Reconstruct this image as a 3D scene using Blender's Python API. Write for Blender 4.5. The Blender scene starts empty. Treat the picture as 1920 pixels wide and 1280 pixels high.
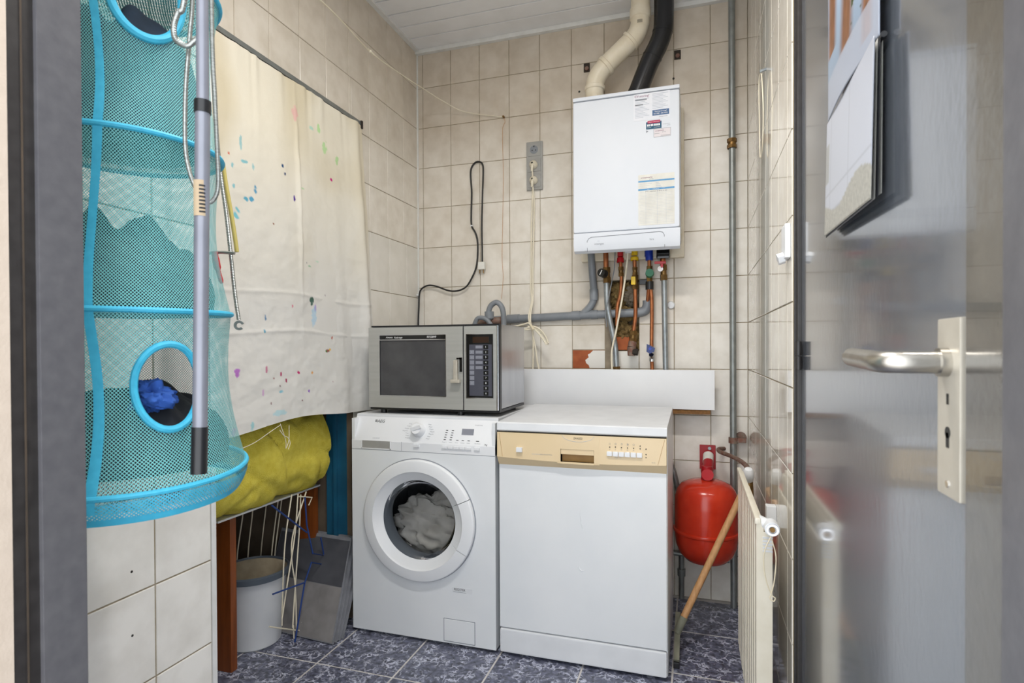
import bpy, bmesh, math, random
import numpy as np
from mathutils import Vector, Matrix, noise
random.seed(7)
S = bpy.context.scene
COL = S.collection

# ------------------------------------------------------------------ camera
CAM_H = 1.106
yaw, pitch, roll = 0.30807, -0.00921, -0.00476
fw = Vector((-math.sin(yaw)*math.cos(pitch), math.cos(yaw)*math.cos(pitch), math.sin(pitch)))
rt = Vector((math.cos(yaw), math.sin(yaw), 0)); up = rt.cross(fw)
r2 = rt*math.cos(roll)+up*math.sin(roll); u2 = -rt*math.sin(roll)+up*math.cos(roll)
cd = bpy.data.cameras.new('camera'); cam = bpy.data.objects.new('camera', cd); COL.objects.link(cam)
M = Matrix.Identity(4)
for i in range(3):
    M[i][0] = r2[i]; M[i][1] = u2[i]; M[i][2] = -fw[i]
M[2][3] = CAM_H
cam.matrix_world = M
cd.sensor_width = 36; cd.lens = 1077.64/1920*36; cd.shift_y = 22.68/1920; cd.clip_start = .02
cd.dof.use_dof = True; cd.dof.focus_distance = 2.2; cd.dof.aperture_fstop = 9
S.camera = cam

# ------------------------------------------------------------------ world, lamps, exposure
w = bpy.data.worlds.new('world'); S.world = w; w.use_nodes = True
w.node_tree.nodes['Background'].inputs[0].default_value = (0.92, 0.96, 1.0, 1)
w.node_tree.nodes['Background'].inputs[1].default_value = 2.3
S.view_settings.view_transform = 'Standard'; S.view_settings.look = 'None'
S.view_settings.exposure = 0.55; S.view_settings.gamma = 1
LAMP_POS = (-.30, 1.05, 2.56); LAMP_W = 15

# ------------------------------------------------------------------ materials
def lin(h):
    h = h.lstrip('#'); c = [int(h[i:i+2], 16)/255 for i in (0, 2, 4)]
    return tuple((x/12.92 if x <= .04045 else ((x+.055)/1.055)**2.4) for x in c)+(1,)
MATS = {}
def mat(name, c1, c2=None, rough=.5, metal=0, scale=20, bump=0, bscale=None, detail=4, spec=.5, stretch=None, trans=0, emit=None, coat=0, contrast=None, rnd=0):
    """noise-mixed two-colour principled material in world coordinates"""
    m = bpy.data.materials.new(name); m.use_nodes = True; MATS[name] = m
    nt = m.node_tree; N = nt.nodes; L = nt.links
    b = N['Principled BSDF']
    b.inputs['Roughness'].default_value = rough; b.inputs['Metallic'].default_value = metal
    b.inputs['Specular IOR Level'].default_value = spec; b.inputs['Transmission Weight'].default_value = trans
    b.inputs['Coat Weight'].default_value = coat
    geo = N.new('ShaderNodeNewGeometry'); mp = N.new('ShaderNodeMapping')
    L.new(geo.outputs['Position'], mp.inputs['Vector'])
    if stretch: mp.inputs['Scale'].default_value = stretch
    nz = N.new('ShaderNodeTexNoise'); nz.inputs['Scale'].default_value = scale; nz.inputs['Detail'].default_value = detail
    L.new(mp.outputs[0], nz.inputs['Vector'])
    rp = N.new('ShaderNodeValToRGB'); lo, hi = contrast or (.3, .7)
    rp.color_ramp.elements[0].position = lo; rp.color_ramp.elements[1].position = hi
    rp.color_ramp.elements[0].color = lin(c1); rp.color_ramp.elements[1].color = lin(c2 or c1)
    L.new(nz.outputs[0], rp.inputs[0])
    out = rp.outputs[0]
    if rnd:
        oi = N.new('ShaderNodeObjectInfo'); mr = N.new('ShaderNodeMapRange'); mr.inputs[3].default_value = 1-rnd; mr.inputs[4].default_value = 1+rnd*.4
        L.new(oi.outputs['Random'], mr.inputs[0])
        hs = N.new('ShaderNodeHueSaturation'); L.new(mr.outputs[0], hs.inputs['Value']); L.new(out, hs.inputs['Color']); out = hs.outputs[0]
    L.new(out, b.inputs['Base Color'])
    if bump:
        n2 = N.new('ShaderNodeTexNoise'); n2.inputs['Scale'].default_value = bscale or scale*4; n2.inputs['Detail'].default_value = 3
        L.new(mp.outputs[0], n2.inputs['Vector'])
        bp = N.new('ShaderNodeBump'); bp.inputs['Strength'].default_value = bump; bp.inputs['Distance'].default_value = .01
        L.new(n2.outputs[0], bp.inputs['Height']); L.new(bp.outputs[0], b.inputs['Normal'])
    if emit:
        b.inputs['Emission Color'].default_value = lin(emit[0]); b.inputs['Emission Strength'].default_value = emit[1]
    m['_out'] = 0
    return m

def add_stain_shade(m, boxes, color, amount=.8, soft=.03):
    """multiply a grime and shade colour into box-shaped (x0,x1,z0,z1) areas of a wall, edges broken by noise"""
    nt = m.node_tree; N = nt.nodes; L = nt.links; b = N['Principled BSDF']
    src = b.inputs['Base Color'].links[0].from_socket
    geo = N.new('ShaderNodeNewGeometry')
    nz = N.new('ShaderNodeTexNoise'); nz.inputs['Scale'].default_value = 14; nz.inputs['Detail'].default_value = 5
    L.new(geo.outputs['Position'], nz.inputs['Vector'])
    sep = N.new('ShaderNodeSeparateXYZ'); L.new(geo.outputs['Position'], sep.inputs[0])
    def math_(op, a, c, clamp=False):
        n = N.new('ShaderNodeMath'); n.operation = op; n.use_clamp = clamp
        for i, v in enumerate((a, c)):
            if isinstance(v, (int, float)): n.inputs[i].default_value = v
            else: L.new(v, n.inputs[i])
        return n.outputs[0]
    off = math_('MULTIPLY', math_('SUBTRACT', nz.outputs[0], .5), .10)
    tot = None
    for x0, x1, z0, z1, a in boxes:
        def edge(v, e, sgn):
            d = math_('SUBTRACT', v, e) if sgn > 0 else math_('SUBTRACT', e, v)
            d = math_('ADD', d, off)
            return math_('ADD', math_('DIVIDE', d, 2*soft), .5, True)
        k = math_('MULTIPLY', math_('MULTIPLY', edge(sep.outputs[0], x0, 1), edge(sep.outputs[0], x1, -1)), math_('MULTIPLY', edge(sep.outputs[2], z0, 1), edge(sep.outputs[2], z1, -1)))
        k = math_('MULTIPLY', k, a)
        tot = k if tot is None else math_('MAXIMUM', tot, k)
    nz2 = N.new('ShaderNodeTexNoise'); nz2.inputs['Scale'].default_value = 9; nz2.inputs['Detail'].default_value = 6
    L.new(geo.outputs['Position'], nz2.inputs['Vector'])
    tot = math_('MULTIPLY', tot, math_('ADD', math_('MULTIPLY', nz2.outputs[0], 1.0), .45, True))
    mx = N.new('ShaderNodeMix'); mx.data_type = 'RGBA'; mx.blend_type = 'MULTIPLY'
    L.new(math_('MULTIPLY', tot, amount), mx.inputs[0]); L.new(src, mx.inputs[6]); mx.inputs[7].default_value = lin(color)
    L.new(mx.outputs[2], b.inputs['Base Color'])

mat('grout', '#a89c85', '#8d8069', rough=.9, scale=30)
mat('tile', '#ece7de', '#dcd5c9', rough=.28, scale=16, detail=8, contrast=(.35, .75), rnd=.05)
# yellowed grime in vertical streaks higher up, the dirt outline left by an older, larger boiler, and the boiler's shadow painted in at its lower right
add_stain_shade(MATS['tile'], [(-3, 3, 2.05, 3, .58), (-3, -.85, 1.45, 3, .24), (-.53, -.06, 1.14, 3, .70), (-.08, -.025, 1.24, 1.55, 1.0)], '#b7a284', .85, .16)
mat('tile_left', '#e9e3d8', '#d8d0c2', rough=.28, scale=16, detail=8, contrast=(.35, .75), rnd=.05)
add_stain_shade(MATS['tile_left'], [(-3, 3, 2.1, 3, .45)], '#b7a284', .8, .3)
mat('tile_white', '#e8e4dc', '#dcd8ce', rough=.25, scale=10, rnd=.03)
mat('tile_side', '#ebe6dc', '#d8d2c6', rough=.06, scale=14, detail=7, contrast=(.35, .8), rnd=.02, coat=.3)
mat('tile_stub', '#efece6', '#d8d4cc', rough=.22, scale=9, detail=8, contrast=(.40, .75))
mat('floor_grout', '#d2cfcc', '#b9b5b2', rough=.9)
mat('plaster', '#9c8f7c', '#7f7464', rough=.9, scale=18, bump=.4)
mat('cream_wall', '#c3b4a5', '#bcad9e', rough=.8, scale=50, bump=.1, bscale=300)
mat('ceiling_white', '#ededee', '#e4e4e4', rough=.45, scale=8)
mat('trim_white', '#e4e4e2', '#d6d6d2', rough=.4, scale=20)
mat('grey_frame', '#5c5b5e', '#525155', rough=.35, scale=60, bump=.03, bscale=90)
mat('dark_frame', '#322f2e', '#262322', rough=.4, scale=60)
mat('door_grey', '#5d626a', '#575c64', rough=.22, scale=30, bump=.06, bscale=85, stretch=(1, 1, .6), spec=.8, coat=1.0)
MATS['door_grey'].node_tree.nodes['Principled BSDF'].inputs['Coat Roughness'].default_value = .09
mat('frame_gloss', '#5a564f', '#4f4c47', rough=.18, scale=40, bump=.05, bscale=60, coat=.6)
mat('brown_dark', '#4a3d30', '#3a3026', rough=.9, scale=12)
mat('alcove', '#6a5c4c', '#574a3d', rough=.9, scale=12)
mat('teal_paint', '#1f5f7c', '#184f6a', rough=.4, scale=10)
mat('white_enamel', '#e6e8ea', '#dfe2e5', rough=.28, scale=5)
mat('white_plastic', '#e9eaec', '#e2e4e7', rough=.35, scale=6)
mat('white_dull', '#e2e4e7', '#d9dbde', rough=.45, scale=12)
mat('boiler_white', '#e3e7ee', '#dde2ea', rough=.55, scale=4)
mat('grey_print', '#8f939a', rough=.6); mat('black_print', '#1c1c1e', rough=.6); mat('light_print', '#b9c0cc', rough=.6)
mat('purple_print', '#7a1f5c', rough=.6); mat('white_print', '#f2f2f2', rough=.6); mat('blue_print', '#4c6a94', rough=.6); mat('teal_print', '#155472', rough=.6); mat('crimson_print', '#b5104a', rough=.6); mat('sky_print', '#5b9bcb', rough=.6)
mat('paper', '#eceef4', '#e4e6ee', rough=.6); mat('paper_old', '#e8e7e0', '#dcdad2', rough=.7, scale=30); mat('paper_pink', '#e4dde0', rough=.6)
mat('beige_panel', '#e4cda6', '#dec69d', rough=.35, scale=6); mat('beige_dark', '#b68d4e', '#a57d42', rough=.5)
mat('gap_dark', '#2b2925', rough=.9); mat('black_plastic', '#17181a', '#1e1f22', rough=.35); mat('black_gloss', '#101112', rough=.12)
mat('chipboard', '#8a6236', '#6d4a26', rough=.8, scale=120)
mat('steel', '#b5b5b0', '#acaca7', rough=.38, metal=.35, scale=60, stretch=(.05, 1, 1.5))
mat('steel_side', '#c4c5c8', '#b0b1b5', rough=.25, metal=.85, scale=12, stretch=(1, 1, .25))
mat('chrome', '#d8d8da', rough=.12, metal=1); mat('satin', '#bcb8b0', '#b2aea6', rough=.32, metal=1, scale=80)
mat('alu_plate', '#cbc4b6', '#c2bbad', rough=.4, metal=.4, scale=40)
mat('mesh_window', '#4b4b4c', '#3e3e40', rough=.25, scale=14); mat('keypad', '#4a4b55', '#434450', rough=.4); mat('key_grey', '#83858f', rough=.4); mat('amber', '#2e1c10', rough=.15)
mat('pvc_grey', '#84898f', '#787d83', rough=.4, scale=20); mat('pvc_cream', '#e6ddca', '#d9ccb2', rough=.4, scale=14); mat('flue_black', '#1b1c20', '#141519', rough=.25, scale=20)
mat('copper', '#b87348', '#945a3a', rough=.38, metal=.7, scale=40); mat('brass', '#8f6f42', '#6c5333', rough=.4, metal=.85, scale=60); mat('zinc', '#a7adb0', '#8f969a', rough=.4, metal=.7, scale=40)
mat('steel_pipe', '#989c9a', '#858987', rough=.4, metal=.6, scale=30); mat('rusty', '#85796d', '#7a4a3a', rough=.6, metal=.3, scale=50)
mat('valve_red', '#c01c26', rough=.35); mat('valve_yellow', '#e8c21e', rough=.35); mat('valve_blue', '#1a3aa8', rough=.35); mat('valve_green', '#2f7a5a', rough=.4)
mat('vessel_red', '#cf3c22', '#bd2c17', rough=.2, scale=14, detail=8); mat('bracket_red', '#b01822', '#9a141d', rough=.4)
mat('cable_white', '#e8e0cc', '#ddd4bd', rough=.5); mat('cord_black', '#1b1a1a', rough=.45); mat('string_cream', '#e0d4b8', rough=.8)
mat('socket_grey', '#a2a19d', '#989793', rough=.4)
mat('radiator', '#e6dfce', '#ddd5c2', rough=.35, scale=20); mat('wood_stick', '#cf9f70', '#b98956', rough=.6, scale=20, stretch=(6, 6, .8)); mat('broom_grey', '#8a8a78', '#6f6f60', rough=.6)
mat('wood_leg', '#8c4a1c', '#6f3610', rough=.45, scale=10, stretch=(6, 6, .6)); mat('blanket', '#e8d858', '#d8c542', rough=.95, scale=40, bump=.6, bscale=260)
mat('bucket', '#d8dadd', '#cdd0d4', rough=.4, scale=8); mat('bucket_rim', '#4c5560', rough=.45); mat('bucket_in', '#b5a78e', '#9c8f78', rough=.8)
mat('wire_white', '#e6ddc6', rough=.4); mat('wire_blue', '#24407e', rough=.4)
mat('slate', '#55565c', '#404147', rough=.5, scale=10, detail=8); mat('slate_light', '#8d8a8a', '#777474', rough=.6, scale=14, detail=8); mat('slate_edge', '#87898f', '#74767c', rough=.6)
mat('teal_net', '#7fcacb', '#70bfc2', rough=.7); mat('teal_band', '#3fb3d4', '#35a5c8', rough=.6, scale=80); mat('teal_floor', '#4a9ea2', '#3b8d92', rough=.7, scale=60)
mat('cloth_dark', '#1e2126', '#2a2d34', rough=.95, scale=10); mat('cloth_bluegrey', '#262e38', '#35455a', rough=.95, scale=9); mat('cloth_blue', '#2a56a4', '#1f4590', rough=.9, scale=30); mat('cloth_pink', '#8a4a4a', rough=.9); mat('linen', '#c4beb6', '#aaa49b', rough=.9, scale=12)
mat('pole_grey', '#888a94', '#7d7f89', rough=.35, metal=.3); mat('hose_metal', '#b5b8b4', '#8f928f', rough=.35, metal=.8, stretch=(1, 1, 6), scale=90); mat('hose_yellow', '#b8a95e', rough=.5)
mat('drum', '#5f6166', '#4a4c50', rough=.35, metal=.8, scale=30); mat('rubber', '#565b61', rough=.6)
mat('rockwool', '#a98e5a', '#5f4a2a', rough=.95, scale=26, bump=.8, bscale=60); mat('brick', '#b0623a', '#985030', rough=.9, scale=30); mat('filler', '#e6e3dd', rough=.9)
mat('tap_blue', '#232b4c', rough=.15, metal=.6); mat('pole_label', '#b09c80', rough=.7); mat('lamp_body', '#eeeeee', rough=.5); mat('lamp_glow', '#ffffff', rough=.5, emit=('#fffaf2', 6))
mat('rust_dark', '#2e2823', '#3d342c', rough=.9)

# floor tile: dark slate blue with pale crackled veins
def floor_mat():
    m = bpy.data.materials.new('floor_tile'); m.use_nodes = True; MATS['floor_tile'] = m
    nt = m.node_tree; N = nt.nodes; L = nt.links; b = N['Principled BSDF']; b.inputs['Roughness'].default_value = .3
    geo = N.new('ShaderNodeNewGeometry')
    nz = N.new('ShaderNodeTexNoise'); nz.inputs['Scale'].default_value = 30; nz.inputs['Detail'].default_value = 5
    L.new(geo.outputs['Position'], nz.inputs['Vector'])
    mx = N.new('ShaderNodeVectorMath'); mx.operation = 'MULTIPLY_ADD'; mx.inputs[1].default_value = (.11, .11, .11)
    L.new(nz.outputs['Color'], mx.inputs[0]); L.new(geo.outputs['Position'], mx.inputs[2])
    vo = N.new('ShaderNodeTexVoronoi'); vo.feature = 'DISTANCE_TO_EDGE'; vo.inputs['Scale'].default_value = 27
    L.new(mx.outputs[0], vo.inputs['Vector'])
    r1 = N.new('ShaderNodeValToRGB'); r1.color_ramp.elements[0].position = .0; r1.color_ramp.elements[1].position = .13
    r1.color_ramp.elements[0].color = (1, 1, 1, 1); r1.color_ramp.elements[1].color = (0, 0, 0, 1)
    L.new(vo.outputs['Distance'], r1.inputs[0])
    n3 = N.new('ShaderNodeTexNoise'); n3.inputs['Scale'].default_value = 22; n3.inputs['Detail'].default_value = 6; L.new(geo.outputs['Position'], n3.inputs['Vector'])
    r3 = N.new('ShaderNodeValToRGB'); r3.color_ramp.elements[0].position = .42; r3.color_ramp.elements[1].position = .60
    L.new(n3.outputs[0], r3.inputs[0])
    mu = N.new('ShaderNodeMath'); mu.operation = 'MULTIPLY'; L.new(r1.outputs[0], mu.inputs[0]); L.new(r3.outputs[0], mu.inputs[1])
    n4 = N.new('ShaderNodeTexNoise'); n4.inputs['Scale'].default_value = 60; n4.inputs['Detail'].default_value = 6; L.new(geo.outputs['Position'], n4.inputs['Vector'])
    r4 = N.new('ShaderNodeValToRGB'); r4.color_ramp.elements[0].position = .35; r4.color_ramp.elements[1].position = .68
    r4.color_ramp.elements[0].color = lin('#40424e'); r4.color_ramp.elements[1].color = lin('#70748a'); L.new(n4.outputs[0], r4.inputs[0])
    mc = N.new('ShaderNodeMix'); mc.data_type = 'RGBA'; L.new(mu.outputs[0], mc.inputs[0]); L.new(r4.outputs[0], mc.inputs[6]); mc.inputs[7].default_value = lin('#ccd0e2')
    L.new(mc.outputs[2], b.inputs['Base Color'])
floor_mat()
def glass_mat():
    m = bpy.data.materials.new('thin_glass'); m.use_nodes = True; MATS['thin_glass'] = m
    nt = m.node_tree; N = nt.nodes; L = nt.links; N.remove(N['Principled BSDF'])
    t = N.new('ShaderNodeBsdfTransparent'); t.inputs[0].default_value = (.86, .88, .90, 1); g = N.new('ShaderNodeBsdfGlossy'); g.inputs['Roughness'].default_value = .03
    lw = N.new('ShaderNodeFresnel'); lw.inputs[0].default_value = 1.18
    mx = N.new('ShaderNodeMixShader'); L.new(lw.outputs[0], mx.inputs[0]); L.new(t.outputs[0], mx.inputs[1]); L.new(g.outputs[0], mx.inputs[2])
    L.new(mx.outputs[0], N['Material Output'].inputs[0])
glass_mat()
def attr_mat(name, attr, rough, bump=0, bscale=300):
    m = bpy.data.materials.new(name); m.use_nodes = True; MATS[name] = m
    nt = m.node_tree; N = nt.nodes; L = nt.links; b = N['Principled BSDF']; b.inputs['Roughness'].default_value = rough
    a = N.new('ShaderNodeAttribute'); a.attribute_name = attr; L.new(a.outputs['Color'], b.inputs['Base Color'])
    if bump:
        geo = N.new('ShaderNodeNewGeometry'); n2 = N.new('ShaderNodeTexNoise'); n2.inputs['Scale'].default_value = bscale; L.new(geo.outputs['Position'], n2.inputs['Vector'])
        bp = N.new('ShaderNodeBump'); bp.inputs['Strength'].default_value = bump; bp.inputs['Distance'].default_value = .005
        L.new(n2.outputs[0], bp.inputs['Height']); L.new(bp.outputs[0], b.inputs['Normal'])
attr_mat('painted_cotton', 'paint', .95, .15, 500)
attr_mat('calendar_print', 'paint', .3)

# ------------------------------------------------------------------ mesh helpers
V = Vector
def smooth_path(pts, n=6):
    pts = [V(p) for p in pts]
    if len(pts) < 3: return pts
    out = []
    for i in range(len(pts)-1):
        p0 = pts[i-1] if i else pts[0]*2-pts[1]; p1 = pts[i]; p2 = pts[i+1]; p3 = pts[i+2] if i+2 < len(pts) else pts[-1]*2-pts[-2]
        for k in range(n):
            t = k/n
            out.append(.5*((2*p1)+(p2-p0)*t+(2*p0-5*p1+4*p2-p3)*t*t+(3*p1-p0-3*p2+p3)*t**3))
    return out+[pts[-1]]

class MB:
    def __init__(s): s.v = []; s.f = []; s.bev = False
    def _add(s, vs, fs):
        o = len(s.v); s.v += [tuple(v) for v in vs]; s.f += [tuple(i+o for i in f) for f in fs]; return s
    def box(s, x0, x1, y0, y1, z0, z1, b=0):
        if b <= 0:
            vs = [(x, y, z) for x in (x0, x1) for y in (y0, y1) for z in (z0, z1)]
            return s._add(vs, [(0, 1, 3, 2), (4, 6, 7, 5), (0, 4, 5, 1), (2, 3, 7, 6), (0, 2, 6, 4), (1, 5, 7, 3)])
        s.bev = True; bm = bmesh.new(); bmesh.ops.create_cube(bm, size=1)
        for v in bm.verts: v.co = V(((x0+x1)/2+v.co.x*(x1-x0), (y0+y1)/2+v.co.y*(y1-y0), (z0+z1)/2+v.co.z*(z1-z0)))
        bmesh.ops.bevel(bm, geom=bm.edges[:], offset=b, segments=2, profile=.6, affect='EDGES')
        bm.verts.index_update()
        s._add([v.co.copy() for v in bm.verts], [tuple(v.index for v in f.verts) for f in bm.faces]); bm.free(); return s
    def obox(s, c, ax, ay, az, hx, hy, hz):
        c, ax, ay, az = V(c), V(ax).normalized(), V(ay).normalized(), V(az).normalized()
        vs = [c+ax*hx*i+ay*hy*j+az*hz*k for i in (-1, 1) for j in (-1, 1) for k in (-1, 1)]
        return s._add(vs, [(0, 1, 3, 2), (4, 6, 7, 5), (0, 4, 5, 1), (2, 3, 7, 6), (0, 2, 6, 4), (1, 5, 7, 3)])
    def tube(s, path, r, n=12, cap=True, closed=False):
        path = [V(p) for p in path]; m = len(path)
        R = r if isinstance(r, (list, tuple)) else [r]*m
        tang = []
        for i in range(m):
            a = path[(i-1) % m] if (closed or i) else path[0]; b = path[(i+1) % m] if (closed or i < m-1) else path[-1]
            tang.append((b-a).normalized())
        nrm = tang[0].orthogonal().normalized(); vs = []
        for i in range(m):
            nrm = (nrm-tang[i]*nrm.dot(tang[i])).normalized(); bi = tang[i].cross(nrm)
            for k in range(n):
                a = 2*math.pi*k/n; vs.append(path[i]+(nrm*math.cos(a)+bi*math.sin(a))*R[i])
        fs = []
        for i in range(m if closed else m-1):
            j = (i+1) % m
            for k in range(n): fs.append((i*n+k, i*n+(k+1) % n, j*n+(k+1) % n, j*n+k))
        if cap and not closed: fs += [tuple(range(n))[::-1], tuple(range((m-1)*n, m*n))]
        return s._add(vs, fs)
    def cyl(s, p0, p1, r0, r1=None, n=20):
        p0, p1 = V(p0), V(p1); t = (p1-p0).normalized(); a = t.orthogonal().normalized(); b = t.cross(a)
        r1 = r0 if r1 is None else r1
        vs = [p+(a*math.cos(2*math.pi*k/n)+b*math.sin(2*math.pi*k/n))*r for p, r in ((p0, r0), (p1, r1)) for k in range(n)]
        return s._add(vs, [(k, (k+1) % n, n+(k+1) % n, n+k) for k in range(n)]+[tuple(range(n))[::-1], tuple(range(n, 2*n))])
    def lathe(s, prof, c, axis, n=48, a0=0, a1=2*math.pi, ref=None, cap=False):
        """prof: (radius, height along axis)"""
        c, axis = V(c), V(axis).normalized(); a = V(ref).normalized() if ref else axis.orthogonal().normalized(); b = axis.cross(a)
        full = abs(a1-a0-2*math.pi) < 1e-6; m = n if full else n+1; vs = []
        for r, h in prof:
            for k in range(m):
                t = a0+(a1-a0)*k/n; vs.append(c+axis*h+(a*math.cos(t)+b*math.sin(t))*r)
        fs = []
        for i in range(len(prof)-1):
            for k in range(n):
                j = (k+1) % m; fs.append((i*m+k, i*m+j, (i+1)*m+j, (i+1)*m+k))
        if cap and not full:
            fs += [tuple(i*m for i in range(len(prof))), tuple(i*m+m-1 for i in range(len(prof)))[::-1]]
        return s._add(vs, fs)
    def prism(s, pts, ext):
        pts = [V(p) for p in pts]; e = V(ext); n = len(pts)
        return s._add(pts+[p+e for p in pts], [tuple(range(n))[::-1], tuple(range(n, 2*n))]+[(k, (k+1) % n, n+(k+1) % n, n+k) for k in range(n)])
    def grid(s, fn, nu, nv, close_u=False):
        vs = [fn(i/(nu-1 if not close_u else nu), j/(nv-1)) for j in range(nv) for i in range(nu)]; fs = []
        for j in range(nv-1):
            for i in range(nu if close_u else nu-1):
                i2 = (i+1) % nu; fs.append((j*nu+i, j*nu+i2, (j+1)*nu+i2, (j+1)*nu+i))
        return s._add(vs, fs)
    def ball(s, c, r, sc=(1, 1, 1), n=20):
        return s.grid(lambda u, v: (c[0]+r*sc[0]*math.sin(math.pi*v)*math.cos(2*math.pi*u), c[1]+r*sc[1]*math.sin(math.pi*v)*math.sin(2*math.pi*u), c[2]+r*sc[2]*math.cos(math.pi*v)), n, n//2+1, True)

def link(name, mb, m, loc=(0, 0, 0), parent=None, sharp=40):
    me = bpy.data.meshes.new(name); l = V(loc)
    me.from_pydata([(v[0]-l.x, v[1]-l.y, v[2]-l.z) for v in mb.v], [], mb.f)
    me.materials.append(MATS[m] if isinstance(m, str) else m); me.update()
    bm = bmesh.new(); bm.from_mesh(me); bmesh.ops.recalc_face_normals(bm, faces=bm.faces[:]); bm.to_mesh(me); bm.free()
    me.shade_smooth(); me.set_sharp_from_angle(angle=math.radians(sharp))
    o = bpy.data.objects.new(name, me); COL.objects.link(o)
    if mb.bev: wn = o.modifiers.new('normals', 'WEIGHTED_NORMAL'); wn.keep_sharp = True; wn.weight = 100
    if parent is not None: o.parent = parent
    else: o.location = l
    return o
def tag(o, label=None, cat=None, group=None, kind=None):
    for k, v in (('label', label), ('category', cat), ('group', group), ('kind', kind)):
        if v: o[k] = v
    return o
def struct(name, mb, m, label=None): return tag(link(name, mb, m), label, None, None, 'structure')
class Thing:
    def __init__(s, name, label, cat, loc=(0, 0, 0), group=None, kind=None):
        s.o = bpy.data.objects.new(name, None); s.o.empty_display_size = .05; s.o.location = loc; COL.objects.link(s.o); s.loc = loc
        tag(s.o, label, cat, group, kind)
    def add(s, name, mb, m, parent=None, label=None, sharp=40, kind=None):
        return tag(link(name, mb, m, s.loc, parent or s.o, sharp), label, kind=kind)
    def text(s, body, size, org, m, right=(1, 0, 0), up=(0, 0, 1), parent=None, name='lettering', align='CENTER', shear=0, squash=1):
        cu = bpy.data.curves.new(name, 'FONT'); cu.body = body; cu.size = size; cu.align_x = align; cu.align_y = 'CENTER'; cu.resolution_u = 2; cu.shear = shear
        t = bpy.data.objects.new('tmp', cu); COL.objects.link(t)
        me = bpy.data.meshes.new_from_object(t.evaluated_get(bpy.context.evaluated_depsgraph_get()))
        bpy.data.objects.remove(t); bpy.data.curves.remove(cu)
        r, u, o, l = V(right), V(up), V(org), V(s.loc)
        for v in me.vertices: v.co = o+r*v.co.x*squash+u*v.co.y-l
        me.materials.clear(); me.materials.append(MATS[m]); me.name = name
        ob = bpy.data.objects.new(name, me); COL.objects.link(ob); ob.parent = parent or s.o
        return ob
def single(name, mb, m, label, cat, loc=(0, 0, 0), group=None, kind=None, sharp=40):
    return tag(link(name, mb, m, loc, None, sharp), label, cat, group, kind)

# ------------------------------------------------------------------ room shell
XL, XR, YB, ZC = -1.344, .217, 2.6535, 2.614
XS, YS = -1.13, 1.127          # stub wall face, its end
TW, TH = .1532, .202
TC = {}
def tile(parent, side, a0, a1, z0, z1, m, plane, gap=.0028, dep=.006, name='tile'):
    """a0..a1: extent along the wall; front face at plane, looking into the room"""
    w_, h_ = a1-a0-gap, z1-z0-gap
    if w_ < .004 or h_ < .004: return
    key = (side, round(w_, 4), round(h_, 4), m)
    if key not in TC:
        i = .0012; q = []
        for d, e in ((dep, 0), (.0012, 0), (0, i)):
            for s, t in ((-1, -1), (1, -1), (1, 1), (-1, 1)): q.append((s*(w_/2-e), t*(h_/2-e), d))
        fs = [(8, 9, 10, 11)]+[(a*4+k, a*4+(k+1) % 4, a*4+4+(k+1) % 4, a*4+4+k) for a in (0, 1) for k in range(4)]
        if side == 'back': vs = [(a, d, b) for a, b, d in q]
        elif side == 'left': vs = [(-d, a, b) for a, b, d in q]
        elif side == 'right': vs = [(d, a, b) for a, b, d in q]
        elif side == 'floor': vs = [(a, b, -d) for a, b, d in q]
        me = bpy.data.meshes.new(name); me.from_pydata(vs, [], fs); me.materials.append(MATS[m])
        bm = bmesh.new(); bm.from_mesh(me); bmesh.ops.recalc_face_normals(bm, faces=bm.faces[:])
        want = {'back': V((0, -1, 0)), 'left': V((1, 0, 0)), 'right': V((-1, 0, 0)), 'floor': V((0, 0, 1))}[side]
        bm.faces.ensure_lookup_table()
        if bm.faces[0].normal.dot(want) < 0: bmesh.ops.reverse_faces(bm, faces=bm.faces[:])
        bm.to_mesh(me); bm.free(); TC[key] = me
    o = bpy.data.objects.new(name, TC[key]); COL.objects.link(o); o.parent = parent
    ca, cz = (a0+a1)/2, (z0+z1)/2
    o.location = {'back': (ca, plane, cz), 'left': (plane, ca, cz), 'right': (plane, ca, cz), 'floor': (ca, cz, plane)}[side]
    return o

# floor
fl = struct('floor', MB().box(-2.15, .35, -.6, 2.75, -.1, -.0012), 'floor_grout', 'dark blue-grey marbled tile floor with pale joints')
fx = [-1.2725+.2995*i for i in range(-3, 6)]; fy = [1.7115+.307*i for i in range(-5, 4)]
for i in range(len(fx)-1):
    for j in range(len(fy)-1):
        x0, x1 = max(fx[i], -2.14), min(fx[i+1], XR+.02)
        if x1-x0 > .02: tile(fl, 'floor', x0, x1, fy[j], min(fy[j+1], 2.66), 'floor_tile', 0, gap=.0062)
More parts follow.
